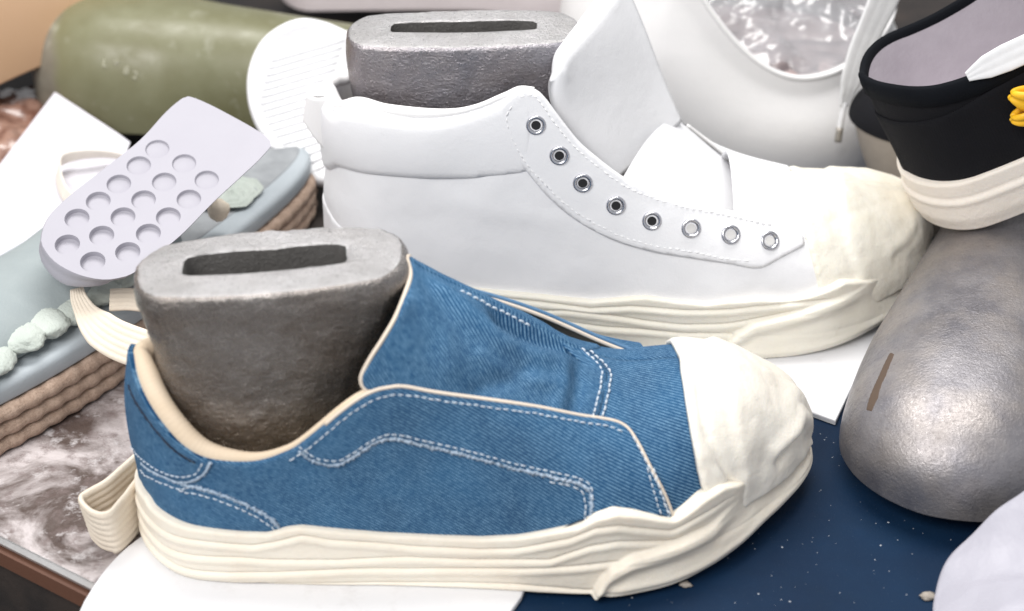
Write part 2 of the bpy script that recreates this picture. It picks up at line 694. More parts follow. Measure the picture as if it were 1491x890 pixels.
# ------------------------------------------------------------------ rubber sole wall round a form
class Sole:
    def __init__(s, form, n=1000, nv=64, grow=.0):
        u, x, yn, yf = form.tab
        s.form = form
        near = np.stack([x, yn], 1)
        far = np.stack([x, yf], 1)
        loop = np.vstack([near, far[::-1][1:-1]])
        loop = resample(np.vstack([loop, loop[:1]]), n=n + 1)[:-1]
        for _ in range(6):
            loop = .5 * loop + .25 * (np.roll(loop, 1, 0) + np.roll(loop, -1, 0))
        t = np.roll(loop, -1, 0) - np.roll(loop, 1, 0)
        t /= np.linalg.norm(t, axis=1)[:, None]
        s.nrm = np.stack([t[:, 1], -t[:, 0]], 1)
        s.loop, s.n, s.nv = loop + s.nrm * grow, n, nv
        zz = (-2.0, 12.0)
        v = np.vstack([np.c_[s.loop, np.full(n, zz[0])], np.c_[s.loop, np.full(n, zz[1])]])
        f = [(i, (i + 1) % n, n + (i + 1) % n, n + i) for i in range(n)]
        s.bvh = BVHTree.FromPolygons([tuple(p) for p in form.world(v)], f)
        s.tip = int(np.argmax(s.loop[:, 0]))

    def pick(s, px, py):
        d = ray(px, py); d /= np.linalg.norm(d)
        hit, nr, fi, _ = s.bvh.ray_cast(Vector(CAM), Vector(d))
        if hit is None:
            return None
        p = s.form.loc(np.array(hit))
        return fi, p[2]

    def line(s, pts, tail=None):
        """height as a function of the position round the sole, from points seen on the near side"""
        a = [q for q in (s.pick(*p) for p in pts) if q]
        a.sort()
        i = np.array([q[0] for q in a], float); z = np.array([q[1] for q in a])
        k = np.arange(s.n, dtype=float)
        out = np.interp(k, i, z)
        if tail:                 # (index fraction, height) pairs for the unseen side
            ii = np.concatenate([i, [t[0] * s.n for t in tail]]); zz = np.concatenate([z, [t[1] for t in tail]])
            o = np.argsort(ii)
            out = np.interp(k, ii[o], zz[o], period=s.n)
        ker = np.exp(-np.linspace(-2, 2, 9) ** 2); ker /= ker.sum()
        out = np.convolve(np.concatenate([out[-4:], out, out[:4]]), ker, 'valid')
        return out

    def build(s, name, mat, parent, zb, zt, disp, inward=.5, curl=None, lipw=None):
        v = np.linspace(0, 1, s.nv)
        z = zb[:, None] + (zt - zb)[:, None] * v[None]
        d = disp(z, v[None])
        # rounded upper lip that turns inwards to the upper
        dist = (zt[:, None] - z)
        rl = .16
        lip = (1 if lipw is None else lipw[:, None]) * np.where(dist < rl, rl - np.sqrt(np.maximum(rl ** 2 - (rl - dist) ** 2, 0)), 0)
        lowr = .10
        db = z - zb[:, None]
        low = np.where(db < lowr, lowr - np.sqrt(np.maximum(lowr ** 2 - (lowr - db) ** 2, 0)), 0)
        d = d - lip - low
        if curl is not None:
            d = d - curl(z)
        P = np.zeros((s.n, s.nv + 2, 3))
        P[:, 1:-1, :2] = s.loop[:, None] + s.nrm[:, None] * d[:, :, None]
        P[:, 1:-1, 2] = z
        P[:, -1, :2] = P[:, -2, :2] - s.nrm * inward
        P[:, -1, 2] = zt - .05
        P[:, 0, :2] = P[:, 1, :2] - s.nrm * .6
        P[:, 0, 2] = zb + .02
        nv = s.nv + 2
        F = gridfaces(s.n, nv, True, False)
        cen = P[:, 0].mean(0)
        V = np.vstack([P.reshape(-1, 3), cen[None]])
        c = len(V) - 1
        F += [((i + 1) % s.n * nv, i * nv, c) for i in range(s.n)]
        return mesh(name, s.form.world(V), F, mat, parent)


def rotz(deg):
    a = math.radians(deg)
    return np.array([[math.cos(a), -math.sin(a), 0], [math.sin(a), math.cos(a), 0], [0, 0, 1.0]])


UT = [0, .1, .2, .3, .4, .5, .6, .7, .8, .9, 1]


# ================================================================== blue denim sneaker
BO = np.array([-15.4, -7.6, 0])
BL = 28.3
b_near = [0, -1.95, -3.75, -4.3, -4.6, -5.15, -5.8, -4.75, -2.35, -.2, 1.7]
b_far = [0, 1.7, 3.3, 3.6, 3.5, 3.6, 4.2, 4.7, 4.5, 3.5, 1.7]
UH = [0, .2, .35, .40, .45, .5, .55, .6, .65, .7, .75, .8, .85, .9, .95, 1]


def tab(U, vals):
    return list(pchip(U, vals, np.array(UH)))


blue = Form(BL, UH, tab(UT, b_near), tab(UT, b_far),
            h=[14, 14, 14, 13.4, 11.6, 10.15, 8.72, 7.3, 6.7, 6.65, 6.35, 5.6, 4.7, 3.8, 2.8, 1.9],
            ridge=[0, 0, 0, .1, .3, .5, .6, .6, .65, .8, .95, 1.1, 1.3, 1.5, 1.6, 1.7],
            z0=[1.5, 1.5, 1.5, 1.5, 1.5, 1.5, 1.5, 1.5, 1.55, 1.6, 1.7, 1.75, 1.75, 1.75, 1.75, 1.75],
            n=[3.2, 3.2, 2.7, 2.4, 2.15, 2.05, 2.05, 2.1, 2.15, 2.2, 2.25, 2.3, 2.3, 2.3, 2.3, 2.3],
            O=BO, R=rotz(4.5), inset=.45,
            back=lambda z, u: (-.18 * np.exp(-((z - 5.5) / 2.2) ** 2) + .35 * sst(6.5, 10, z)) * math.exp(-(u / .16) ** 2))
T = thing('denim_sneaker', 'blue denim slip-on sneaker with cream rubber sole, on a white sheet in front', 'sneaker', BO + [13, 1, 0])

# outlines, measured once on the form
rim_px = [(197, 535), (215, 573), (240, 613), (270, 646), (300, 663), (340, 669), (380, 667), (420, 653), (440, 641), (470, 617),
          (500, 592), (530, 572), (560, 562), (600, 563), (700, 580), (800, 598), (870, 612), (905, 622), (925, 645), (945, 682), (965, 720), (980, 760)]
rim = blue.picks(rim_px)
rim = [(0.0, blue.vz(0, 8.75)), (.045, blue.vz(.045, 8.6))] + [r for r in rim if r[0] > .06]
rimc = curve_uv(rim, .1)
wing_end = rim[-1]
# ---- vamp and tongue
tongue_px = [(592, 385), (597, 400), (590, 425), (575, 462), (556, 495), (537, 525), (526, 548), (528, 562), (540, 572)]
ted = blue.picks(tongue_px)
vamp_seam = blue.picks([(872, 520), (881, 540), (882, 562), (876, 590), (868, 618)])
cap_px = [(985, 515), (990, 545), (997, 590), (1005, 640), (1012, 680), (1017, 705)]
cape = blue.picks(cap_px)


def dist_to(P, line):
    D = np.full(len(P), 1e9)
    for k in range(0, len(P), 4000):
        D[k:k + 4000] = np.linalg.norm(P[k:k + 4000, None] - line[None], axis=2).min(1)
    return D


FOLDS = [(line3(blue, blue.picks(q), 0, .15)[0], a_, w_) for q, a_, w_ in (
    ([(648, 428), (690, 465), (735, 500), (790, 520), (830, 522)], .17, .55),
    ([(735, 462), (775, 482), (815, 500), (845, 512)], -.36, .75),
    ([(840, 535), (843, 562), (836, 600)], -.09, .32),
    ([(820, 540), (818, 570), (808, 596)], .09, .30),
    ([(760, 545), (720, 560), (690, 572)], -.10, .35),
    ([(610, 440), (640, 480), (655, 530)], .06, .5),
    ([(700, 520), (740, 545), (800, 560)], .07, .3))]


def tongue_fold(UV, P):
    """the slack tongue sags between the eyestays: soft creases, dying out at the seam"""
    u, v = np.abs(UV[:, 0]), UV[:, 1]
    o = np.zeros(len(P))
    if UV[:, 0].mean() > 0:
        for ln_, a_, w_ in FOLDS:
            o += 1.8 * a_ * np.exp(-(dist_to(P, ln_) / w_) ** 2)
        sv = np.array(sorted((q[1], q[0]) for q in vs))
        o *= sst(.004, .03, np.interp(v, sv[:, 0], sv[:, 1]) - u) * (1 - sst(.93, 1, v))
    return o + .09 * fbm(P, .45, 3, 1.5) * (1 - sst(.93, 1, v))


te = [(abs(u), min(v, 1)) for u, v in ted]
te[0] = (te[0][0], 1.0)
vs = [(abs(u), min(v, 1)) for u, v in vamp_seam]
vs = [(vs[0][0] - .012, 1.0)] + [v for v in vs if v[1] < .97]
tongue_low = te[-1]
bnd_t = [tuple(p) for p in curve_uv(te, .15)] + [(te[-1][0] + .015, te[-1][1] - .16), (vs[-1][0] + .01, max(.1, vs[-1][1] - .25))] + [tuple(p) for p in curve_uv(vs[::-1], .15)]
Vt, Ft, uvt = patch(blue, bnd_t, .10, .12, .16, disp=tongue_fold, from_top=True)
Vm, Fm, uvm = patch(blue, bnd_t, .10, .12, .16, disp=tongue_fold, mirror=True, from_top=True)
n0 = len(Vt)
tongue = mesh('tongue', np.vstack([Vt, Vm]), Ft + [tuple(i + n0 for i in f) for f in Fm], M['denim_t'], T, uv=np.vstack([uvt, uvm]))
ce = [(abs(u), min(v, 1)) for u, v in cape]
ce[0] = (ce[0][0], 1.0)
bnd_v = [(vs[0][0] - .03, 1.0)] + [(u - .02, v) for u, v in vs[1:]] + [(vs[-1][0] - .02, 0.02), (ce[-1][0] + .05, .02)] + [(u + .03, v) for u, v in ce[::-1]]
Vt, Ft, uvt = patch(blue, bnd_v, .05, .10, .2)
Vm, Fm, uvm = patch(blue, bnd_v, .05, .10, .2, mirror=True)
n0 = len(Vt)
mesh('vamp', np.vstack([Vt, Vm]), Ft + [tuple(i + n0 for i in f) for f in Fm], M['denim_q'], T, uv=np.vstack([uvt, uvm]))
bag = Bag()
stitch_bag(bag, blue, [(u - .006, v) for u, v in vs], .12, r=.035)
stitch_bag(bag, blue, [(u + .003, v) for u, v in vs], .12, r=.035)
tag(bag.build('tongue_stitching', M['thread'], T), kind='stuff')
v_, f_ = tube_on(blue, te, .03, .085)
vm_, fm_ = tube_on(blue, [(-u, v) for u, v in te], .03, .085)
bag = Bag(); bag.add(v_, f_); bag.add(vm_, fm_)
bag.build('tongue_piping', M['piping'], T)

# ---- quarter: near side and far side meet at the heel
qb = [(0.0, .03)] + [(0.0, v) for v in np.linspace(.06, rim[0][1], 12)]
quarter_b = qb[:1] + qb[1:] + [tuple(p) for p in rimc[1:]] + [(wing_end[0], .03)]
far_rim = [(0.0, rim[0][1]), (.045, rim[1][1])] + [(u, v) for u, v in rim[2:] if u < .36] + [(.40, .66), (.46, .60), (.54, .56), (.60, .55), (.655, .55)]


def far_lift(UV, P):
    u = np.abs(UV[:, 0])
    return .0 * u


far_c = curve_uv(far_rim, .1)
far_b = qb + [tuple(p) for p in far_c[1:]] + [(.67, .6), (.67, .03)]
pn = patch(blue, quarter_b, .20, .13, .16)
pf = patch(blue, far_b, .20, .13, .2, mirror=True, lift=far_lift)
n0 = len(pn[0])
quarter = mesh('quarter', np.vstack([pn[0], pf[0]]), pn[1] + [tuple(i + n0 for i in f) for f in pf[1]], M['denim_q'], T, uv=np.vstack([pn[2], pf[2]]))
# far eyestay: a flap standing off the tongue, its grey lining and cream edge turned to us
E3 = []
for px, py, yo in [(622, 404, 1.7), (660, 418, 1.8), (700, 427, 1.85), (745, 440, 1.9), (790, 456, 1.95), (830, 473, 2.0), (870, 491, 2.0), (910, 507, 1.9), (945, 520, 1.7)]:
    y = -5.0
    for _ in range(12):
        p = uy(px, py, y)
        y = -7.6 + .0787 * (p[0] + 15.4) + yo
    E3.append(uy(px, py, y))
E3 = resample(catmull(np.array(E3), 60), n=60)
uf = np.linspace(.445, .665, 60)
Fp, Fn = blue.ev(np.c_[-uf, np.full(60, .52)])
Fp = Fp + Fn * .22
g = []
for i in range(60):
    for j in range(14):
        t = j / 13
        g.append(E3[i] * (1 - t) + Fp[i] * t + Fn[i] * (.5 * math.sin(math.pi * t)) + np.array([0, 0, .12]) * math.sin(math.pi * t))
g = np.array(g)
arcx = arclen(E3)
uvg = np.array([(arcx[i], -j * .3) for i in range(60) for j in range(14)])
off_in = np.tile(Fn[:, None], (1, 14, 1)).reshape(-1, 3)
f60 = gridfaces(60, 14)
mesh('eyestay', g, f60, M['denim_q'], T, uv=uvg)
M['lining_grey'] = cloth('grey_lining', (.42, .40, .36), (.50, .48, .44), .9, 10, .015)
mesh('eyestay_lining', g - off_in * .09, f60, M['lining_grey'], T)
zt3 = np.tile([0, 0, 1.0], (60, 1))
v_, f_ = sweep(E3 + [0, .03, .02], circ(.085, 8), zt3)
mesh('edge_binding', v_, f_, M['denim_edge'], T)
v_, f_ = sweep(E3 + [0, -.07, -.10], circ(.085, 8), zt3)
mesh('edge_piping', v_, f_, M['piping'], T)
bag = Bag()
stitch_bag(bag, blue, [(.482, .965), (.50, .96), (.525, .955), (.55, .95)], .16, r=.035)
tag(bag.build('tongue_edge_stitching', M['thread'], T), kind='stuff')

# eyestay overlay on the quarter (upper piece with the stitched lower edge)
eye_low_px = [(436, 652), (462, 668), (490, 672), (515, 660), (545, 641), (575, 635), (610, 643), (660, 655), (740, 677), (810, 694), (845, 704), (858, 716), (860, 740), (855, 768)]
eye_low = blue.picks(eye_low_px)
ri = [tuple(p) for p in rimc if p[0] > eye_low[0][0]]
over_b = ri + [(wing_end[0] - .004, .03), (eye_low[-1][0], .05)] + [tuple(p) for p in curve_uv(eye_low, .12)[::-1]]
pv = patch(blue, over_b, .29, .10, .16)
mesh('eyestay', pv[0], pv[1], M['denim_q'], T, uv=pv[2])
# heel tab and heel counter
ht_px = [(190, 650), (215, 672), (245, 690), (268, 698), (290, 692), (303, 680), (309, 668)]
ht = blue.picks(ht_px)
htr = [tuple(p) for p in rimc if p[0] < ht[-1][0]]
heel_tab_b = [(0, v) for v in np.linspace(ht[0][1], rim[0][1], 8)] + htr[1:] + [tuple(p) for p in curve_uv([(0.0, ht[0][1])] + [h for h in ht if h[0] > .03], .12)[::-1]][:-1]
pa = patch(blue, heel_tab_b, .28, .09, .16)
pb = patch(blue, heel_tab_b, .28, .09, .2, mirror=True)
n0 = len(pa[0])
mesh('heel_tab', np.vstack([pa[0], pb[0]]), pa[1] + [tuple(i + n0 for i in f) for f in pb[1]], M['denim_q'], T, uv=np.vstack([pa[2], pb[2]]))
hc_px = [(268, 700), (300, 708), (340, 722), (375, 738), (398, 753), (415, 772)]
hc = blue.picks(hc_px)
hcb = [(0, .03)] + [(0, v) for v in np.linspace(.06, ht[0][1], 6)] + [tuple(p) for p in curve_uv([(0.0, ht[0][1])] + [h for h in ht[1:4] if h[0] > .03] + hc[1:], .12)[1:]] + [(hc[-1][0] + .01, .03)]
pa = patch(blue, hcb, .245, .09, .16)
pb = patch(blue, hcb, .245, .09, .2, mirror=True)
n0 = len(pa[0])
mesh('heel_counter', np.vstack([pa[0], pb[0]]), pa[1] + [tuple(i + n0 for i in f) for f in pb[1]], M['denim_q'], T, uv=np.vstack([pa[2], pb[2]]))

# stitches and frayed cut edges
bag = Bag()
sh = lambda pts, dx, dy: blue.picks([(x + dx, y + dy) for x, y in pts])
stitch_bag(bag, blue, sh(eye_low_px, 1, -7)[:-1], .30)
stitch_bag(bag, blue, sh(eye_low_px[9:], -9, 4), .29)
stitch_bag(bag, blue, sh(rim_px[7:18], 3, 11), .31)
stitch_bag(bag, blue, blue.picks([(918, 640), (935, 668), (952, 700), (966, 735), (975, 758)]), .31)
stitch_bag(bag, blue, blue.picks([(940, 682), (946, 705), (953, 730), (962, 758)]), .31)
stitch_bag(bag, blue, blue.picks([(949, 682), (955, 705), (963, 730), (972, 758)]), .31)
stitch_bag(bag, blue, blue.picks([(196, 648), (220, 668), (248, 684), (270, 689), (288, 684), (296, 672), (300, 662)]), .29)
stitch_bag(bag, blue, sh(ht_px[1:], -2, 9)[:4], .27)
stitch_bag(bag, blue, sh(hc_px, -2, 8), .27)
tag(bag.build('quarter_stitching', M['thread'], T), kind='stuff')
bag = Bag()
bag.add(*tube_on(blue, eye_low, .235, .075, 6, .045, .55))
bag.add(*tube_on(blue, [h for h in ht if h[0] > .02], .235, .06, 6, .045, .55))
bag.add(*tube_on(blue, hc, .215, .075, 6, .045, .55))
tag(bag.build('frayed_edge', M['fray'], T), kind='stuff')
bag = Bag()
bag.add(*tube_on(blue, blue.picks([(425, 766), (470, 770), (540, 774), (620, 779), (700, 781), (760, 777), (810, 767), (850, 752), (900, 742), (960, 747)]), .30, .03, 6))
bag.add(*tube_on(blue, blue.picks([(198, 560), (212, 590), (235, 622), (262, 652), (288, 668)]), .285, .05, 6, .08, .4))
bag.build('dark_edge_stitch', M['black_thread'], T)
# cream piping along the eyestay edge
pp = [tuple(p) for p in rimc if p[0] > ht[-1][0] + .13]
bag = Bag(); bag.add(*tube_on(blue, pp, .23, .075, 8))
bag.build('eyestay_piping', M['piping'], T)

# padded collar: a roll of lining that follows the rim round the heel
cc = curve_uv([(-u, v) for u, v in rim[2:14] if u < .36][::-1] + [(-.045, rim[1][1]), (0, rim[0][1]), (.045, rim[1][1])] + [r for r in rim[2:14]], .1)
P, N = blue.ev(cc)
u = np.abs(cc[:, 0])
rr = .13 + .31 * (1 - sst(.17, .33, u)) - .10 * (1 - sst(.02, .09, u))
inn = N.copy()
upv = np.tile([0, 0, 1.0], (len(P), 1))
path = P + N * (.13 - rr)[:, None] + upv * (.0 - .18 * rr - .25 * (1 - sst(.0, .08, u)))[:, None]
for _ in range(8):
    path[1:-1] = .5 * path[1:-1] + .25 * (path[:-2] + path[2:])
pr = np.zeros((len(P), 40, 2))
for i in range(len(P)):
    k = circ(1, 40) * [rr[i], rr[i] * 1.25]
    pr[i] = k * (1 + .018 * math.sin(i * 2.1))
v_, f_ = sweep(path, pr, upv)
mesh('collar_lining', v_, f_, M['lining'], T)
# inner lining wall below the collar
ci = cc[np.abs(cc[:, 0]) < .38]
P, N = blue.ev(ci)
Wl = []
for i in range(len(ci)):
    vv = np.linspace(.12, ci[i, 1], 8)
    p, n_ = blue.ev(np.c_[np.full(8, ci[i, 0]), vv])
    Wl.append(p - n_ * .22)
Wl = np.array(Wl)
Vi = np.concatenate([Wl, Wl[:, ::-1] - 0.0], 1).reshape(-1, 3)
mesh('inner_lining', Wl.reshape(-1, 3), gridfaces(len(ci), 8), M['lining_in'], T)

# ---- rubber toe cap with its moulded layers
def ridge_fn(form, px_list):
    out = []
    for px in px_list:
        P, N = line3(form, form.picks(px), .0, .08)
        out.append(P)
    return out


def toe_cap(form, ce, mat, parent, lines, seed):
    b = [tuple(p) for p in curve_uv(ce, .12)]
    bn = b + [(ce[-1][0] + .02, .02)] + [(u, .02) for u in np.linspace(ce[-1][0] + .05, .995, 14)] + [(.995, v) for v in np.linspace(.1, 1, 8)]

    def disp(UV, P):
        o = np.zeros(len(P))
        for ln_, amp, wd, kind in lines:
            if np.all(UV[:, 0] <= 0):
                break
            d = dist_to(P, ln_)
            o += amp * np.exp(-(d / wd) ** 2)
        u, v = np.abs(UV[:, 0]), UV[:, 1]
        o += .07 * fbm(P, .55, 3, seed) + .02 * fbm(P, 1.7, 3, seed + 5)
        # second layer starts a little in front of the edge band; a lip rises towards the toe front
        o += .17 * sst(0, .012, u - (edge_at(v) + .045)) + .2 * np.exp(-((u - .865 - .05 * (v - .6)) / .035) ** 2) * sst(.25, .45, v) * (1 - .6 * sst(.8, 1, v))
        o += .16 * (1 - sst(.0, .4, v)) * sst(.74, .82, u)
        o *= 1 - .6 * sst(.955, .995, u)
        return o
    cv = np.array(sorted((v, u) for u, v in ce))
    edge_at = lambda v: np.interp(v, cv[:, 0], cv[:, 1])
    a = patch(form, bn, .33, .25, .16, disp=disp)
    c = patch(form, bn, .33, .25, .2, disp=disp, mirror=True)
    n0 = len(a[0])
    return mesh('toe_cap', np.vstack([a[0], c[0]]), a[1] + [tuple(i + n0 for i in f) for f in c[1]], mat, parent)


rl = ridge_fn(blue, [[(1100, 530), (1130, 552), (1146, 585), (1147, 610), (1130, 635), (1112, 655)],
                     [(1118, 665), (1132, 648), (1150, 630)],
                     [(1062, 706), (1040, 672), (1022, 625), (1014, 570)]])
toe_cap(blue, ce, M['rubber_cap'], T, [(rl[0], .20, .35, 0), (rl[1], -.24, .22, 0), (rl[2], -.17, .13, 0)], 3.0)

# ---- sole wall (foxing) with its flowing ridges, and the layered bumper round the toe
sole = Sole(blue, 1000, 72)
tail = [(.56, 3.4), (.62, 3.0), (.75, 2.7), (.9, 2.6), (.97, 2.6)]
zt = sole.line([(209, 726), (215, 738), (232, 752), (260, 766), (300, 774), (350, 779), (390, 780), (420, 772), (440, 770), (500, 776), (560, 781),
                (640, 785), (700, 787), (750, 785), (800, 778), (845, 770), (870, 757), (900, 750), (930, 752), (985, 760), (1005, 748), (1030, 728),
                (1050, 716), (1058, 711)], [(.452, 2.5), (.48, 2.05), (.5, 2.0), (.56, 2.0), (.60, 2.6), (.75, 2.7), (.9, 2.6), (.97, 2.6)])
gl = [sole.line(p, [(.6, z), (.75, z), (.95, z)]) for p, z in (
    ([(212, 750), (240, 775), (290, 788), (370, 795), (400, 790), (440, 780), (480, 787), (600, 796), (700, 801), (750, 800), (830, 786), (870, 770), (900, 766), (980, 773), (1020, 752), (1060, 728)], 2.2),
    ([(212, 768), (240, 797), (300, 811), (360, 813), (400, 816), (500, 816), (600, 812), (700, 816), (760, 816), (800, 816), (830, 806), (860, 796), (900, 789), (985, 786), (1010, 774)], 1.6),
    ([(220, 795), (260, 825), (300, 833), (400, 834), (500, 829), (600, 829), (750, 829), (830, 826), (880, 820)], .9),
    ([(240, 825), (280, 848), (400, 850), (600, 849), (760, 852), (865, 860)], .3))]
bump_top = sole.line([(800, 905), (850, 885), (866, 860), (872, 848), (890, 826), (920, 808), (960, 796), (1000, 781), (1035, 764), (1060, 742), (1090, 715), (1130, 670)],
                     [(.52, 3.2), (.6, 2.8), (.66, 1.5), (.69, -.3), (.8, -1), (.95, -1), (.2, -1)])
ia = np.arange(sole.n)
px_of = sole.form.world(np.c_[sole.loop, np.zeros(sole.n)])
spring = .95 * sst(20.5, 28.6, sole.loop[:, 0])
zb = spring.copy()
wob = np.array([mnoise.noise(Vector((i * .05, 3.1, 0))) for i in ia])
start = int(np.argmin(np.abs(bump_top[:500] - .3)))


def foxing(z, v):
    d = np.zeros_like(z)
    for k, g in enumerate(gl):
        q = z - g[:, None]
        d += -.10 * np.exp(-(q / .055) ** 2) + .07 * np.exp(-((q + .22) / .16) ** 2)
    bt = bump_top[:, None]
    m = sst(-.10, .12, bt - z)
    d = d * (1 - .75 * m) + m * (.30 + .12 * np.exp(-((bt - z - .35) / .25) ** 2) - .10 * np.exp(-((bt - z - .9) / .3) ** 2))
    d += m * .10 * np.exp(-((z - zb[:, None] - .35) / .2) ** 2)
    d += .035 * wob[:, None] * np.sin(z * 3)
    f = (ia / sole.n)[:, None]
    w = sst(.365, .42, f) * (1 - sst(.58, .63, f)) * sst(.7, 2.3, z)
    return d * (1 - w) - .04 * w


nz = fbm(np.c_[sole.loop, np.zeros(sole.n)], .8, 3, 1.0)
toe_m = sst(.41, .47, ia / sole.n) * (1 - sst(.57, .62, ia / sole.n))


def curl(z):
    return toe_m[:, None] * (.48 * np.clip((z - .8) / 1.25, 0, 1.3) ** 2 + .06)


sole.build('sole', M['rubber'], T, zb, zt, foxing, .7, curl, 1 - toe_m)

# ================================================================== last inside the blue shoe
def stadium(lx, ly, n=96, p=2.6):
    a = np.linspace(0, 2 * np.pi, n, endpoint=False)
    c, s_ = np.cos(a), np.sin(a)
    # rounded rectangle: straight flanks, round ends
    r = ly / 2
    hx = lx / 2 - r
    P = np.stack([np.sign(c) * hx * np.clip(np.abs(c) * 1.6, 0, 1) + r * c, r * np.sign(s_) * np.abs(s_) ** .8], 1)
    q = resample(np.vstack([P, P[:1]]), n=n + 1)[:-1]
    return q


def metal_last(name, label, secs, R, O, slot, tilt, mat, seed, chip=.09):
    """secs: (z, x0, x1, width, ymid) from bottom to top; slot: x0,x1,width,ymid,depth"""
    zs = np.array([s_[0] for s_ in secs])
    zz = np.concatenate([np.linspace(zs[0], zs[-1] - .25, 60), zs[-1] - np.array([.2, .14, .09, .05, .02, 0.0])])
    tabs = [pchip(zs, [s_[k] for s_ in secs], zz) for k in range(1, 5)]
    n = 128
    rings = []
    for k, z in enumerate(zz):
        dz = zs[-1] - z
        ins = 0 if dz > .25 else .25 - math.sqrt(max(.25 ** 2 - (.25 - dz) ** 2, 0))
        x0, x1, w, ym = (t[k] for t in tabs)
        q = stadium(x1 - x0 - 2 * ins, w - 2 * ins, n)
        q = q + [(x0 + x1) / 2, ym]
        rings.append(np.c_[q, np.full(n, z)])
    # the top face runs in to the slot, then down inside it
    x0, x1, w, ym, dep = slot
    top = rings[-1]
    sl = []
    a = np.linspace(0, 2 * np.pi, n, endpoint=False)
    rect = []
    hx, hy, rc = (x1 - x0) / 2, w / 2, .22
    for p in top[:, :2]:
        d = p - [(x0 + x1) / 2, ym]
        # project towards the slot outline
        f = min(hx / max(abs(d[0]), 1e-6), hy / max(abs(d[1]), 1e-6))
        rect.append(d * min(f, 1))
    # even spacing of slot points around the rectangle, matched by angle in stretched space
    rect = np.array(rect)
    ang = np.arctan2((top[:, 1] - ym) / 2.3, (top[:, 0] - (x0 + x1) / 2) / 5.0)
    c, s_ = np.cos(ang), np.sin(ang)
    rr = (np.abs(c / hx) ** 7 + np.abs(s_ / hy) ** 7) ** (-1 / 7)
    rect = np.c_[rr * c + (x0 + x1) / 2, rr * s_ + ym]
    for t in (.25, .5, .75, .92, 1.0):
        q = top[:, :2] * (1 - t) + rect * t
        rings.append(np.c_[q, np.full(n, zs[-1] - (.05 if t == 1 else 0))])
    ntop = len(rings)
    slotrings = [np.c_[rect, np.full(n, zs[-1] - .05)]]
    for d in (.15, .5, 1.2, 2.2, dep):
        cen = np.array([(x0 + x1) / 2, ym])
        slotrings.append(np.c_[cen + (rect - cen) * (1 - .02 * d), np.full(n, zs[-1] - d)])

    def fin(rs, closed_bottom, closed_top):
        V = np.array(rs)
        P = V.reshape(-1, 3).copy()
        zt_ = sst(zs[-1] - 3.0, zs[-1], P[:, 2])
        P[:, 2] += tilt[0] * (P[:, 0] - (x0 + x1) / 2) * zt_ + tilt[1] * (P[:, 1] - ym) * zt_
        nrm = P - np.array([P[:, 0].mean(), P[:, 1].mean(), 0])
        nrm[:, 2] = 0
        nrm /= np.linalg.norm(nrm, axis=1)[:, None] + 1e-9
        d = chip * .7 * fbm(P, .7, 3, seed) + chip * .5 * fbm(P, 2.6, 3, seed + 9)
        P += nrm * d[:, None]
        P[:, 2] += .6 * d * sst(zs[-1] - .5, zs[-1], P[:, 2])
        F = gridfaces(len(rs), n, False, True)
        if closed_bottom: F.append(tuple(range(n)))
        if closed_top: F.append(tuple((len(rs) - 1) * n + i for i in range(n)))
        return P @ R.T + O, F
    k0 = len(zz) - 3
    return fin(rings[:k0 + 1], True, False), fin(slotrings, False, True), fin(rings[k0:], False, False)


Rb = rotz(4.5)
LT = thing('metal_last', 'dark cast metal shoe last with a slot on top, standing in the blue denim sneaker', 'shoe last', BO + [5.5, .4, 1.6])
secs = [(1.6, 1.6, 9.5, 4.6, 0), (3.5, 1.6, 9.4, 4.7, 0), (5.0, 1.45, 9.2, 4.8, 0), (7.0, 1.3, 9.5, 4.8, 0), (9, 1.25, 10.3, 4.8, 0),
        (10.6, 1.0, 11.1, 4.95, 0), (11.6, .8, 11.45, 5.1, 0), (12.3, .9, 11.15, 5.05, 0)]
body, slot, topf = metal_last('metal_last', '', secs, Rb, BO + [0.1, .3, 0], (2.75, 9.0, 1.75, .1, 5.0), (.05, -.02), None, 2.0)
mesh('last_body', *body, M['metal_blue'], LT)
mesh('slot', *slot, M['slot'], LT)
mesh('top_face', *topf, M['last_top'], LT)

# ================================================================== white high-top sneaker behind it
WO = np.array([-9.45, 10.9, 0])
WL_ = 30.4
w_near = [0, -2.0, -3.7, -4.2, -4.5, -5.1, -5.9, -5.3, -3.3, -.9, 1.2]
w_far = [0, 1.9, 3.5, 3.9, 3.8, 3.9, 4.3, 4.7, 4.5, 3.4, 1.2]
white = Form(WL_, UH, tab(UT, w_near), tab(UT, w_far),
             h=[17, 17, 17, 16.5, 14.6, 12.0, 9.8, 7.9, 6.8, 6.1, 5.8, 5.45, 4.9, 4.1, 3.0, 1.9],
             z0=[1.3, 1.3, 1.3, 1.3, 1.3, 1.3, 1.3, 1.3, 1.35, 1.4, 1.5, 1.6, 1.7, 1.75, 1.75, 1.75],
             n=[3.6, 3.6, 3.2, 2.8, 2.4, 2.1, 2.05, 2.1, 2.15, 2.2, 2.25, 2.3, 2.3, 2.3, 2.3, 2.3],
             O=WO, R=rotz(0), inset=.45,
             back=lambda z, u: (.05 * np.exp(-((z - 5.0) / 2.0) ** 2) + .35 * sst(5.5, 8.5, z) - .1 * sst(8.5, 11, z)) * math.exp(-(u / .2) ** 2))
WT = thing('white_sneaker', 'white leather high-top sneaker with eyelets and cream toe cap, behind the denim one', 'sneaker', WO + [14, 1, 0])

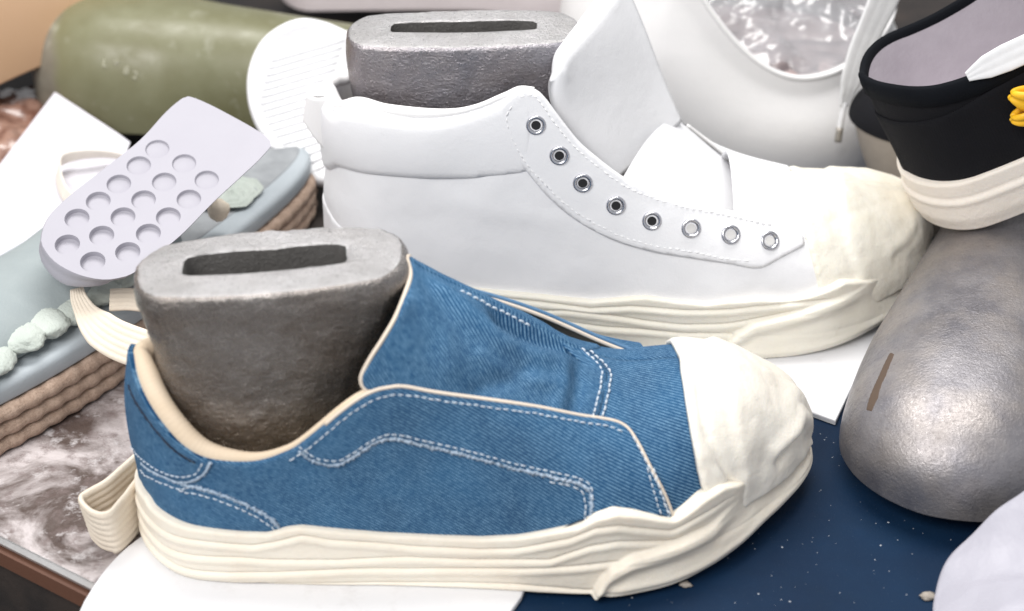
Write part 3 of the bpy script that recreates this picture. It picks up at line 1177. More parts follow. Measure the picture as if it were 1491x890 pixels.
wrim_px = [(520, 152), (560, 162), (610, 167), (660, 164), (700, 154), (735, 139), (757, 129), (778, 129), (793, 141), (815, 170), (850, 212),
           (900, 252), (950, 278), (1000, 294), (1060, 308), (1120, 323), (1165, 345), (1180, 362)]
wrim = white.picks(wrim_px)
wrim = [(0.0, white.vz(0, 11.3)), (.05, white.vz(.05, 11.25)), (.1, white.vz(.1, 11.0))] + [r for r in wrim if r[0] > .14]
wrc = curve_uv(wrim, .12)
wcap_px = [(1162, 262), (1165, 300), (1172, 350), (1185, 400), (1195, 440)]
wce = white.picks(wcap_px)
wce = [(abs(u), min(v, 1)) for u, v in wce]
wce[0] = (wce[0][0], 1.0)
# vamp below the eyestays
thr = .60
vb = [(thr, 1.0), (thr, .5), (thr + .02, .02), (wce[-1][0] + .05, .02)] + [(u + .03, v) for u, v in wce[::-1]]
a = patch(white, vb, .05, .1, .22); c = patch(white, vb, .05, .1, .25, mirror=True)
n0 = len(a[0])
mesh('vamp', np.vstack([a[0], c[0]]), a[1] + [tuple(i + n0 for i in f) for f in c[1]], M['white_leather'], WT)
# quarter
we = wrim[-1]
qb = [(0.0, .03)] + [(0.0, v) for v in np.linspace(.06, wrim[0][1], 14)] + [tuple(p) for p in wrc[1:]] + [(we[0] + .02, we[1] * .5), (we[0] + .03, .03)]
seam_z = lambda UV, P: white.loc(P)


def wrinkle(UV, P):
    l = white.loc(P)
    return .10 * fbm(P, .20, 2, 4.0) + .03 * fbm(P, .6, 3, 14.0) + .035 * np.exp(-((l[:, 2] - 6.9 + .12 * (l[:, 0] - 8)) / .5) ** 2) * sst(4, 8, l[:, 0]) * (1 - sst(13, 17, l[:, 0]))


collar_low_px = [(478, 228), (500, 243), (545, 253), (600, 258), (650, 259), (700, 257), (745, 252), (775, 246)]
cl = white.picks(collar_low_px)
cl = [(0.0, white.vz(0, 7.3)), (.05, white.vz(.05, 7.2))] + [c_ for c_ in cl if c_[0] > .08]
clc = curve_uv(cl, .1)
a = patch(white, qb, .16, .12, .18, disp=wrinkle)
wf_rim = [r for r in wrim if r[0] < .36] + [(.40, .72), (.46, .62), (.54, .58), (.60, .58), (.66, .58)]
wfb = qb[:15] + [tuple(p) for p in curve_uv(wf_rim, .12)[1:]] + [(.68, .6), (.68, .03)]


def wf_lift(UV, P):
    u = np.abs(UV[:, 0])
    return 0 * u


c = patch(white, wfb, .16, .12, .22, mirror=True, lift=wf_lift)
n0 = len(a[0])
mesh('quarter', np.vstack([a[0], c[0]]), a[1] + [tuple(i + n0 for i in f) for f in c[1]], M['white_leather'], WT)
# padded collar band
cb = [(0, v) for v in np.linspace(cl[0][1], wrim[0][1], 10)] + [tuple(p) for p in wrc[1:] if p[0] < cl[-1][0]] + [tuple(p) for p in clc[::-1]][:-1]
clx, cly = clc[:, 0], clc[:, 1]
wrx, wry = wrc[:, 0], wrc[:, 1]


def puff(UV, P):
    u = np.abs(UV[:, 0])
    lo, hi = np.interp(u, clx, cly), np.interp(u, wrx, wry)
    t = np.clip((UV[:, 1] - lo) / (hi - lo), 0, 1)
    return (.34 * np.sqrt(np.clip(1 - (2 * t - 1) ** 2, 0, 1)) - .25 * sst(.85, 1, t)) * (1 - .55 * sst(.27, .345, u))


a = patch(white, cb, .20, .15, .16, disp=puff); c = patch(white, cb, .20, .15, .2, disp=puff, mirror=True)
n0 = len(a[0])
mesh('collar', np.vstack([a[0], c[0]]), a[1] + [tuple(i + n0 for i in f) for f in c[1]], M['white_leather'], WT)
# rolled rim and lining
cc = curve_uv([(-u, v) for u, v in wrim if 0 < u < .36][::-1] + [r for r in wrim if r[0] < .40], .12)
P, N = white.ev(cc)
u = np.abs(cc[:, 0])
rr = .30 - .16 * sst(.24, .34, u) - .08 * sst(.37, .41, u)
path = P + N * (.14 - rr)[:, None]
upv = np.tile([0, 0, 1.0], (len(P), 1))
v_, f_ = sweep(path, circ(1, 14)[None] * rr[:, None, None], upv)
mesh('collar_rim', v_, f_, M['white_pad'], WT)
Wl = []
for i in range(0, len(cc), 3):
    vv = np.linspace(.2, cc[i, 1], 6)
    p, n_ = white.ev(np.c_[np.full(6, cc[i, 0]), vv])
    Wl.append(p - n_ * .4)
Wl = np.array(Wl)
mesh('inner_lining', Wl.reshape(-1, 3), gridfaces(len(Wl), 6), M['white_pad'], WT)

# heel counter: a low panel whose upper edge shows as a line
hcw = white.picks([(482, 300), (492, 318), (506, 332), (530, 352), (560, 372), (600, 398), (640, 418)])
hb = [(0, .03)] + [(0, v) for v in np.linspace(.06, white.vz(0, 5.6), 6)] + [tuple(p) for p in curve_uv([(0.0, white.vz(0, 5.6))] + [h for h in hcw if h[0] > .04], .12)[1:]]
hb += [(hb[-1][0] + .005, .03)]
a = patch(white, hb, .24, .1, .18); c = patch(white, hb, .24, .1, .22, mirror=True)
n0 = len(a[0])
mesh('heel_counter', np.vstack([a[0], c[0]]), a[1] + [tuple(i + n0 for i in f) for f in c[1]], M['white_leather'], WT)

# eyestay with eight eyelets
est_px = [(738, 140), (728, 160), (735, 190), (752, 225), (770, 250), (800, 285), (840, 318), (890, 345), (950, 363), (1010, 374), (1060, 382), (1103, 389), (1135, 375), (1168, 358)]
est = white.picks(est_px)
wri = [tuple(p) for p in wrc if p[0] > est[0][0] + .004 and p[0] < est[-1][0]]
eb = wri + [tuple(p) for p in curve_uv(est, .12)[::-1]]
a = patch(white, eb, .32, .14, .15, disp=lambda UV, P: .02 * fbm(P, .5, 2, 2.0))
mesh('eyestay', a[0], a[1], M['white_leather'], WT)
bag = Bag()
stitch_bag(bag, white, white.picks([(745, 152), (738, 168), (745, 195), (762, 228), (780, 250), (812, 283), (850, 312), (900, 338), (955, 355), (1015, 366), (1095, 379)]), .33, r=.025)
stitch_bag(bag, white, white.picks([(757, 137), (775, 137), (786, 147), (808, 178), (843, 218), (895, 260), (948, 286), (1000, 302), (1060, 316), (1120, 331)]), .33, r=.025)
tag(bag.build('eyestay_stitching', M['white_thread'], WT), kind='stuff')


def eyelet(parent, pos, nrm, r, open_hole):
    nrm = Vector(nrm).normalized()
    q = nrm.to_track_quat('Z', 'Y').to_matrix()
    prof = [(r * 1.0, -.06), (r * 1.0, .02), (r * .93, .07), (r * .82, .085), (r * .70, .06), (r * .56, -.03), (r * .48, -.12), (r * .46, -.25)]
    n = 28
    V = []
    for (a_, z) in prof:
        for k in range(n):
            t = 2 * math.pi * k / n
            V.append(tuple(q @ Vector((a_ * math.cos(t), a_ * math.sin(t), z)) + Vector(pos)))
    o = mesh('eyelet', V, gridfaces(len(prof), n, False, True), M['eyelet'], parent, loc=pos)
    rr_ = r * .47
    V = [tuple(q @ Vector((rr_ * math.cos(2 * math.pi * k / n), rr_ * math.sin(2 * math.pi * k / n), .02)) + Vector(pos)) for k in range(n)]
    h = mesh('eyelet_hole', V, [tuple(range(n))], M['hole'] if open_hole else M['hole_white'], o)
    return o


for k, (px, py) in enumerate([(780, 179), (814, 223), (848, 263), (896, 296), (949, 319), (1005, 331), (1061, 342), (1117, 352)]):
    (U, V) = white.pick(px, py)
    P, N = white.ev([(U, V)])
    eyelet(WT, P[0] + N[0] * .335, N[0], .46, k < 5)

# far eyestay: a flap with one eyelet in view
E3 = resample(catmull(np.array([uy(1000, 182, 13.4), uy(1035, 208, 13.5), uy(1070, 231, 13.5), uy(1110, 250, 13.4), uy(1152, 266, 13.1)]), 40), n=40)
uf = np.linspace(.50, .675, 40)
Fp, Fn = white.ev(np.c_[-uf, np.full(40, .56)])
Fp = Fp + Fn * .2
g = []
for i in range(40):
    for j in range(14):
        t = j / 13
        g.append(E3[i] * (1 - t) + Fp[i] * t + Fn[i] * (.5 * math.sin(math.pi * t)))
g = np.array(g)
off_in = np.tile(Fn[:, None], (1, 14, 1)).reshape(-1, 3)
f40 = gridfaces(40, 14)
mesh('eyestay', np.vstack([g, g - off_in * .16]), f40 + [tuple(i + 560 for i in f) for f in f40], M['white_leather'], WT)
v_, f_ = sweep(E3 - [0, .06, .02], circ(.12, 8), np.tile([0, 0, 1.0], (40, 1)))
mesh('edge_piping', v_, f_, M['white_pad'], WT)
pe = uy(1091, 257, 13.15)
eyelet(WT, pe, (-.2, -.9, .35), .34, False)

# tongue: lower part lies in the throat, the padded flap stands up
tl_px = [(905, 262), (980, 172), (1045, 228), (1082, 300), (1090, 320), (1000, 300)]
low = np.array([uy(905, 262, 8.0), uy(982, 170, 12.5), uy(1066, 238, 13.2), uy(1100, 330, 8.6)])
g = []
nu, nv = 24, 16
A0, B0, B1, A1 = low
for i in range(nu):
    s_ = i / (nu - 1)
    for j in range(nv):
        t = j / (nv - 1)
        p = (A0 * (1 - s_) + A1 * s_) * (1 - t) + (B0 * (1 - s_) + B1 * s_) * t
        p = p + np.array([0, 0, 1]) * (.55 * math.sin(math.pi * t) - .12 * s_)
        g.append(p)
g = np.array(g)
mesh('tongue_base', np.vstack([g, g - [0, 0, .3]]), gridfaces(nu, nv) + [tuple(i + nu * nv for i in f) for f in gridfaces(nu, nv)], M['white_leather'], WT)
# flap
A0, B0 = uy(884, 266, 8.7), uy(984, 176, 12.6)
C0, D0 = uy(792, 98, 7.9), uy(896, -40, 13.4)
nu, nv = 40, 40
front = np.zeros((nu, nv, 3)); backs = np.zeros((nu, nv, 3))
for i in range(nu):
    s_ = i / (nu - 1)              # base -> tip
    for j in range(nv):
        t = j / (nv - 1)           # near edge -> far edge
        p = (A0 * (1 - s_) + C0 * s_) * (1 - t) + (B0 * (1 - s_) + D0 * s_) * t
        # bow of the near edge, roundness of the tip
        out = np.array([-.8, -.2, .1])
        p = p + out * (1.0 * math.sin(math.pi * s_ ** .8) * (1 - t))
        rc_ = 2.2
        front[i, j] = p
e1 = (C0 - A0) / np.linalg.norm(C0 - A0); e2 = (B0 - A0) / np.linalg.norm(B0 - A0)
nf = np.cross(e2, e1); nf /= np.linalg.norm(nf)
if nf @ (CAM - A0) < 0: nf = -nf
# round the free corner near C0
for i in range(nu):
    for j in range(nv):
        s_, t = i / (nu - 1), j / (nv - 1)
        a_, b_ = max(0, (s_ - .72) / .28), max(0, (.22 - t) / .22)
        rad = math.hypot(a_, b_)
        mx = max(a_, b_)
        if rad > 1e-6:
            k_ = mx / rad
            ds, dt = (a_ * k_ - a_) * .28, -(b_ * k_ - b_) * .22
            front[i, j] += (C0 - A0) * ds + (B0 - A0) * dt
        edge = min(t, 1 - s_, 1 - t + .25)
        th = .42 * math.sqrt(min(1, edge / .09)) if edge < .09 else .42
        bulge = .22 * math.sin(math.pi * min(1, t * 1.1)) * math.sin(math.pi * s_ * .9) + .05 * math.sin(s_ * 7 + t * 3)
        backs[i, j] = front[i, j] - nf * (th)
        front[i, j] = front[i, j] + nf * (th + bulge)
V = np.vstack([front.reshape(-1, 3), backs.reshape(-1, 3)])
F = gridfaces(nu, nv)
m = nu * nv
F2 = F + [tuple(i + m for i in f) for f in F]
rim_ = [i * nv for i in range(nu)] + [(nu - 1) * nv + j for j in range(1, nv)] + [i * nv + nv - 1 for i in range(nu - 2, -1, -1)] + [j for j in range(nv - 2, 0, -1)]
F2 += [(rim_[k], rim_[(k + 1) % len(rim_)], rim_[(k + 1) % len(rim_)] + m, rim_[k] + m) for k in range(len(rim_))]
mesh('tongue', V, F2, M['white_leather'], WT)

# pull tab: a doubled band of webbing sewn to the heel
c4 = [uy(446, 139, 10.4), uy(484, 138, 10.2), uy(484, 226, 10.2), uy(441, 174, 10.4)]
bag = Bag()
for lay, (dy, th) in enumerate(((0, .07), (1.3, .07))):
    g = []
    for i in range(16):
        for j in range(16):
            s_, t = i / 15, j / 15
            p = (c4[0] * (1 - s_) + c4[1] * s_) * (1 - t) + (c4[3] * (1 - s_) + c4[2] * s_) * t
            p = p + np.array([0, dy * (.35 + .65 * (s_ if lay else 1)) - .35 * math.sin(math.pi * s_) * (1 - lay), 0])
            g.append(p)
    g = np.array(g)
    f = gridfaces(16, 16)
    bag.add(np.vstack([g - [0, th, 0], g + [0, th, 0]]), f + [tuple(i + 256 for i in q) for q in f] + [(k, k + 1, k + 257, k + 256) for k in range(15)] + [(240 + k, 241 + k, 497 + k, 496 + k) for k in range(15)] + [(16 * k, 16 * k + 16, 16 * k + 272, 16 * k + 256) for k in range(15)] + [(16 * k + 15, 16 * k + 31, 16 * k + 287, 16 * k + 271) for k in range(15)])
top_ = np.array([c4[0] * (1 - t) + c4[1] * t for t in np.linspace(0, 1, 12)])
bag.add(np.vstack([top_ + [0, -.12, 0], top_ + [0, .5, .08], top_ + [0, 1.25, 0]]), gridfaces(3, 12))
bag.build('pull_tab', M['white_pad'], WT)
# toe cap
rl = ridge_fn(white, [[(1262, 272), (1292, 292), (1313, 325), (1308, 345), (1285, 365)], [(1225, 262), (1200, 290), (1205, 330), (1230, 365), (1240, 400)], [(1290, 372), (1308, 355), (1318, 338)]])
toe_cap(white, wce, M['rubber_y'], WT, [(rl[0], .10, .4, 0), (rl[1], -.05, .2, 0), (rl[2], -.08, .25, 0)], 11.0)
# sole
wsole = Sole(white, 1000, 64)
wtail = [(.56, 3.2), (.62, 2.9), (.75, 2.6), (.9, 2.6), (.97, 2.6), (.02, 2.6), (.08, 2.6)]
zt = wsole.line([(640, 419), (700, 424), (800, 434), (860, 440), (900, 437), (940, 434), (990, 441), (1030, 444), (1060, 440), (1110, 437), (1150, 440), (1190, 430), (1225, 416), (1232, 412)], [(.452, 2.5), (.48, 2.05), (.5, 2.0), (.56, 2.0), (.60, 2.6), (.75, 2.6), (.9, 2.6), (.97, 2.6), (.02, 2.6), (.08, 2.6)])
wg = [wsole.line(p, [(.6, z), (.75, z), (.95, z), (.03, z)]) for p, z in (
    ([(640, 427), (700, 432), (800, 442), (860, 450), (920, 447), (1000, 453), (1100, 447), (1170, 440)], 2.1),
    ([(760, 455), (820, 452), (880, 459), (940, 468), (1000, 474), (1060, 472), (1100, 465), (1150, 455)], 1.4),
    ([(820, 468), (880, 477), (950, 482), (1000, 486), (1050, 486)], .8))]
wbt = wsole.line([(1030, 545), (1045, 520), (1053, 505), (1070, 485), (1100, 468), (1150, 456), (1200, 440), (1245, 425), (1290, 395), (1330, 350)],
                 [(.52, 3.0), (.6, 2.6), (.66, 1.3), (.69, -.3), (.8, -1), (.95, -1), (.1, -1), (.2, -1)])
wspring = .8 * sst(22, 30, wsole.loop[:, 0])
wwob = np.array([mnoise.noise(Vector((i * .05, 7.7, 0))) for i in range(wsole.n)])


wia = np.arange(wsole.n) / wsole.n


def wfox(z, v):
    d = np.zeros_like(z)
    for g_ in wg:
        q = z - g_[:, None]
        d += -.09 * np.exp(-(q / .06) ** 2) + .07 * np.exp(-((q + .22) / .15) ** 2)
    bt = wbt[:, None]
    m_ = sst(-.10, .12, bt - z)
    d = d * (1 - .8 * m_) + m_ * (.28 + .12 * np.exp(-((bt - z - .35) / .25) ** 2) - .08 * np.exp(-((bt - z - .9) / .3) ** 2))
    d += m_ * .08 * np.exp(-((z - wspring[:, None] - .35) / .2) ** 2) + .03 * wwob[:, None] * np.sin(z * 3)
    f = wia[:, None]
    w = sst(.365, .42, f) * (1 - sst(.58, .63, f)) * sst(.7, 2.3, z)
    return d * (1 - w) - .04 * w


wtm = sst(.41, .47, wia) * (1 - sst(.57, .62, wia))
wsole.build('sole', M['rubber_y'], WT, wspring.copy(), zt, wfox, .7, lambda z: wtm[:, None] * (.48 * np.clip((z - .8) / 1.25, 0, 1.3) ** 2 + .06), 1 - wtm)

WLT = thing('metal_last', 'pale grey cast metal shoe last standing in the white sneaker', 'shoe last', WO + [7.5, 0, 1.6])
secs = [(1.6, 2.0, 12.0, 4.2, 0), (4, 2.0, 12.0, 4.3, 0), (7, 2.0, 12.0, 4.4, 0), (9.5, 2.1, 12.0, 4.5, 0), (11.5, 1.9, 12.3, 4.5, 0), (13.2, 1.75, 12.65, 4.5, 0), (14.15, 1.85, 12.55, 4.4, 0)]
body, slot, topf = metal_last('metal_last', '', secs, rotz(0), WO + [0, .2, 0], (3.85, 10.6, 1.25, .2, 4.0), (.02, 0.0), None, 8.0, .05)
mesh('last_body', *body, M['metal_white'], WLT)
mesh('slot', *slot, M['slot'], WLT)
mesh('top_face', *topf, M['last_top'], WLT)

# ================================================================== the bench and what lies flat on it
def prism(name, poly, z1, th, mat, parent=None, loc=None, step=None, wav=0.0, bev=.04):
    """flat sheet with its real thickness; poly in world x, y"""
    p = np.asarray(poly, float)
    if step:
        p = resample(np.vstack([p, p[:1]]), step)[:-1]
    c = p.mean(0)
    ins = p + (c - p) / np.linalg.norm(c - p, axis=1)[:, None] * bev
    n = len(p)
    lay = [(ins, z1), (p, z1 - bev), (p, z1 - th)]
    V = np.vstack([np.c_[q, np.full(n, z)] for q, z in lay])
    F = [tuple(range(n)), tuple(2 * n + i for i in reversed(range(n)))]
    for k in range(2):
        F += [(k * n + i, k * n + (i + 1) % n, (k + 1) * n + (i + 1) % n, (k + 1) * n + i) for i in range(n)]
    return mesh(name, V, F, mat, parent, loc=loc if loc is not None or parent is not None else (*c, z1 - th), smooth=False)


m = Mat('dark_bench', rough=.7)
v = m.coord()
m.col(m.mix(m.ramp(m.noise(v, .25, 5, .6), [(.35, 0), (.7, 1)]), (.012, .010, .010), (.045, .032, .026)))
m.bump(m.noise(v, 3, 5), .05, .6)
M['bench'] = m.m
m = Mat('navy_mat', rough=.62)
m.b.inputs['Specular IOR Level'].default_value = .15
v = m.coord()
c = m.mix(m.ramp(m.noise(v, .12, 5, .6), [(.3, 0), (.7, 1)]), (.003, .013, .036), (.005, .024, .062))
c = m.mix(m.ramp(m.noise(v, .5, 6, .7), [(.5, 0), (.8, .35)]), c, (.006, .020, .042))
c = m.mix(m.ramp(m.voro(v, 2.3), [(.02, .5), (.05, 0)]), c, (.14, .17, .22))
c = m.mix(m.ramp(m.voro(v, 5.1), [(.03, .25), (.08, 0)]), c, (.14, .17, .22))
m.col(c)
m.bump(m.noise(v, 9, 5), .02, .5)
M['navy'] = m.m
m = Mat('residue_plate', rough=.55)
v = m.coord()
a = m.noise(v, .20, 6, .60, .8)
b = m.noise(v, 1.2, 6, .68)
c = m.mix(m.ramp(a, [(.44, 0), (.58, 1)]), (.085, .060, .052), (.52, .47, .47))
c = m.mix(m.ramp(b, [(.50, 0), (.68, .85)]), c, (.16, .12, .115))
c = m.mix(m.ramp(m.noise(v, .9, 5, .7), [(.55, 0), (.70, .7)]), c, (.68, .65, .66))
c = m.mix(m.ramp(m.voro(v, .38), [(.10, .85), (.2, 0)]), c, (.045, .025, .022))
m.col(c)
m.rough(m.ramp(b, [(.3, .30), (.7, .75)]))
m.bump(a, .5, .7)
m.bump(b, .12, .8)
M['residue'] = m.m
m = Mat('foam_sheet', rough=.6)
v = m.coord()
c = m.mix(m.noise(v, .2, 3), (.70, .70, .73), (.75, .75, .76))
m.col(m.mix(m.ramp(m.noise(v, .7, 6, .72), [(.56, 0), (.8, .45)]), c, (.48, .46, .45)))
m.bump(m.noise(v, 6, 4), .01, .5)
M['foam'] = m.m
M['brown_wood'] = plain('brown_trim', (.12, .055, .035), .5)
M['steel'] = plain('steel_strip', (.55, .54, .54), .35, .8)

edge = lambda x: -8.29 - .664 * (x + 21.1)
bench = prism('workbench', [(-70, edge(-70)), (-4, edge(-4)), (80, edge(-4)), (80, 120), (-70, 120)], -.42, 5, M['bench'], loc=(0, 0, -5.4))
tag(bench, kind='structure')
d = np.array([1, -.664]); d /= np.linalg.norm(d)
nn = np.array([-d[1], d[0]])


def strip(name, x0, x1, off, w, z1, h, mat, parent):
    a = np.array([x0, edge(x0)]) - nn * off; b = np.array([x1, edge(x1)]) - nn * off
    return prism(name, [a, b, b + nn * w, a + nn * w], z1, h, mat, parent, bev=.06)


strip('edge_trim', -60, -6, .35, .33, -.55, .75, M['brown_wood'], bench)
strip('metal_edge', -60, -6, .12, .35, -.30, .11, M['steel'], bench)
floor = mesh('floor', [(-300, -200, -75), (300, -200, -75), (300, 400, -75), (-300, 400, -75)], [(0, 1, 2, 3)], M['bench'], loc=(0, 0, -75))
tag(floor, kind='structure')
mat_ = prism('navy_mat', [(-9, -15.9), (60, -15.9), (60, 27), (-9, 27)], -.30, .11, M['navy'])
tag(mat_, 'dark navy cutting mat dusted with white specks, under the toe of the denim sneaker', 'mat')
pl = prism('stained_plate', [(-60, edge(-60) + .15), (-9.2, edge(-9.2) + .15), (-9.2, 16), (-60, 50)], -.30, .11, M['residue'])
tag(pl, 'stained brown plate smeared with whitish residue at lower left', 'plate')
e_ = [tuple(q) for q in catmull(np.array([(-17.6, -15.2), uz(110, 900)[:2], uz(122, 875)[:2], uz(150, 832)[:2], uz(183, 797)[:2], uz(215, 773)[:2], (-13.9, -6.0), (-12.4, -4.9)]), 60)] + [ (-10.5, -4.5), (-8, -4.6), (-1, -6), (.9, -10.2), (.35, -12.1), (-.3, -13.4), (-1.5, -16), (-14, -15.5)]
sh1 = prism('foam_sheet', e_, -.02, .22, M['foam'], step=.5)
tag(sh1, 'white sheet with a curved edge under the heel of the denim sneaker', 'sheet')
sh2 = prism('foam_sheet', [(14.55, -.15), (18.6, 9.3), (15, 14), (4, 16), (-1, 12), (4.5, 6.7)], -.02, .24, M['foam'])
tag(sh2, 'white sheet with a square corner under the toe of the white sneaker', 'sheet')

# ================================================================== generic lasts, bare
def bare_last(name, label, O, yaw, L, wid, h, mat, z=0, pitch=0, wn=.40, toe=None):
    R = rotz(yaw)
    if pitch:
        a = math.radians(pitch)
        R = R @ np.array([[math.cos(a), 0, -math.sin(a)], [0, 1, 0], [math.sin(a), 0, math.cos(a)]])
    O = np.array([O[0], O[1], z], float)
    nr = [0, -wn * wid * .9, -wn * wid, -wn * wid, -wn * wid, -max(wn, .42) * wid, -max(wn, .5) * wid, -.48 * wid, -.40 * wid, -.25 * wid, -.02 * wid]
    fr = [0, .36 * wid, .40 * wid, .40 * wid, .38 * wid, .42 * wid, .5 * wid, .48 * wid, .40 * wid, .25 * wid, -.02 * wid]
    if toe:
        nr[7:], fr[7:] = [v * wid for v in toe[0]], [v * wid for v in toe[1]]
    U = UT
    nr, fr, hh = tab(U, nr), tab(U, fr), list(pchip(UT, h, np.array(UH)))
    if toe:                     # a truly round toe: half a circle in plan, an ellipse in profile
        for k_, u_ in enumerate(UH):
            d_ = L * (1 + math.cos(math.pi * u_)) / 2
            if d_ < toe[2]:
                w_ = math.sqrt(max(0, 2 * toe[2] * d_ - d_ * d_))
                yc_ = .03 * wid
                nr[k_], fr[k_] = yc_ - w_, yc_ + w_ * 1.06
                hh[k_] = 2.0 + 3.4 * (w_ / toe[2]) ** .9
    f = Form(L, UH, nr, fr, h=hh, z0=[1.2] * 16, n=[2.3] * 16, O=O, R=R)
    V, F = [], []
    k = 0
    for side in (0, 1):
        V.append(f.G[side].reshape(-1, 3))
        F += [tuple(i + k for i in q) for q in gridfaces(f.NU, f.NV)]
        k += f.NU * f.NV
    # rounded underside closing the two lower edges
    A, B = f.G[0][:, 0], f.G[1][:, 0]
    nb = 14
    und = np.array([[A[i] * (1 - t) + B[i] * t - np.array([0, 0, 1.15]) * (1 - abs(2 * t - 1) ** 2.0) * (f.tab[0][i] < 2) * math.sqrt(math.sin(math.pi * min(1, max(0, f.tab[1][i] / L)))  + 1e-6)  for t in np.linspace(0, 1, nb)] for i in range(f.NU)])
    V.append(und.reshape(-1, 3))
    F += [tuple(i + k for i in q) for q in gridfaces(f.NU, nb)]
    V = f.world(np.vstack(V))
    o = mesh(name, V, F, mat, loc=O)
    bm = bmesh.new(); bm.from_mesh(o.data)
    bmesh.ops.remove_doubles(bm, verts=bm.verts, dist=.00005)
    bmesh.ops.recalc_face_normals(bm, faces=bm.faces)
    bm.to_mesh(o.data); bm.free()
    tag(o, label, 'shoe last')
    return o, f


M['metal_big'] = castmetal('worn_aluminium', (.17, .165, .185), (.33, .315, .33), .7, .44, (.42, .37, .33), .45, grain=.5)
big, bigf = bare_last('metal_last', 'large worn silver metal last lying on the navy mat, toe towards the front', (29.4, 17.4), 243, 28.3, 9.8,
                      [6.0, 6.0, 6.0, 6.0, 6.0, 6.0, 5.9, 5.6, 5.1, 4.4, 2.6], M['metal_big'], z=-.29, wn=.52, toe=((-.49, -.45, -.3, .03), (.54, .5, .35, .03), 4.9))
ck = bigf.picks([(1296, 512), (1303, 516), (1290, 548), (1284, 560), (1279, 580), (1270, 600), (1261, 598), (1267, 575), (1278, 550)])
M['rust'] = plain('rust_brown', (.09, .06, .042), .85)
pc = patch(bigf, ck, .012, .05, .12)
mesh('rust_crack', pc[0], pc[1], M['rust'], big)

m = Mat('olive_plastic', rough=.33)
v = m.coord()
sx = m.node('SeparateXYZ'); m.ln(v, sx.inputs[0])
wob = m.math('ADD', sx.outputs[0], m.math('MULTIPLY', m.noise(v, .3, 2), 1.6))
olive = m.mix(m.ramp(m.noise(v, .25, 4), [(.35, 0), (.65, 1)]), (.150, .145, .075), (.20, .20, .12))
toe_c = m.mix(m.ramp(m.noise(v, .3, 4), [(.35, 0), (.65, 1)]), (.15, .135, .11), (.25, .235, .19))
c = m.mix(m.ramp(m.math('MULTIPLY', wob, -1 / 40), [(.49, 0), (.505, 1)]), olive, toe_c)
c = m.mix(m.ramp(m.noise(v, .6, 5, .7), [(.58, 0), (.75, .35)]), c, (.45, .45, .38))
m.col(c)
m.rough(m.ramp(m.noise(v, 1.2, 4), [(.3, .28), (.7, .5)]))
M['olive'] = m.m
ol, olf = bare_last('plastic_last', 'olive green last with a greyish toe, lying at the back left', (-5.0, 30.2), 178.5, 22.8, 9.4,
                    [5.3, 5.3, 5.4, 5.7, 6.2, 6.8, 7.3, 7.4, 7.0, 6.2, 3.6], M['olive'], z=0)
ol2, _ = bare_last('plastic_last', 'olive green last at the top edge, behind the pale grey metal last', (14, 50.5), 178, 25, 9.0,
                   [8, 8, 8, 8, 8, 7, 6.5, 6, 5.4, 4.4, 2.4], M['olive'], z=0)
# numbers stamped in the olive last
M['stamp'] = plain('pale_stamp', (.42, .41, .31), .6)
for k, (ch, px, py, sz) in enumerate((('L', 153, 92, .62), ('*', 169, 95, .75), ('8', 184, 103, .62), ('2', 197, 110, .62))):
    cu = bpy.data.curves.new('stamp', 'FONT'); cu.body = ch; cu.size = sz * S; cu.extrude = .02 * S; cu.align_x = 'CENTER'; cu.align_y = 'CENTER'
    tmp = bpy.data.objects.new('stamp', cu); COL.objects.link(tmp)
    me = bpy.data.meshes.new_from_object(tmp.evaluated_get(bpy.context.evaluated_depsgraph_get()))
    bpy.data.objects.remove(tmp)
    (U, V) = olf.pick(px, py)
    P, N = olf.ev([(U, V)])
    z_ = Vector(N[0])
    x_ = Vector((1, 0, -.25)); x_ = (x_ - x_.dot(z_) * z_).normalized(); y_ = z_.cross(x_)
    me.transform(Matrix((x_, y_, z_)).transposed().to_4x4())
    o = bpy.data.objects.new('stamped_mark', me); COL.objects.link(o)
    o.parent = ol
    o.location = Vector(P[0] + N[0] * .02) * S - ol.location
    me.materials.clear(); me.materials.append(M['stamp'])

m = Mat('peach_plastic', rough=.35)
v = m.coord()
m.col(m.mix(m.noise(v, .15, 3), (.55, .35, .21), (.62, .41, .26)))
M['peach'] = m.m
pe_, _ = bare_last('plastic_last', 'smooth peach coloured last in the top left corner', (-37.5, 20.5), 55, 30, 11, [11, 11, 11, 10.6, 10, 9.2, 8.4, 7.4, 6.4, 5, 2.6], M['peach'], z=3.2)

# ================================================================== grey sandal with jute sole
EO = np.array([-12.3, 21.4, -.29]); eyaw = 238.6
ER = rotz(eyaw)
ew = lambda p: np.asarray(p) @ ER.T + EO
E_ = thing('espadrille', 'grey sandal with woven jute sole and scalloped mint lace trim', 'sandal', ew([14, 0, 0]))


def foot_outline(L, w0, w1, n=220, grow=0.0):
    t = np.linspace(0, np.pi, n // 2)
    x = L * (1 - np.cos(t)) / 2
    s_ = np.sin(t) ** .55
    w = (w0 + (w1 - w0) * sst(.25, .75, x / L)) * s_
    p = np.vstack([np.c_[x, -w], np.c_[x[::-1][1:-1], w[::-1][1:-1]]])
    p = resample(np.vstack([p, p[:1]]), n=n + 1)[:-1]
    if grow:
        t = np.roll(p, -1, 0) - np.roll(p, 1, 0)
        t /= np.linalg.norm(t, axis=1)[:, None]
        p = p + np.c_[t[:, 1], -t[:, 0]] * grow
    return p


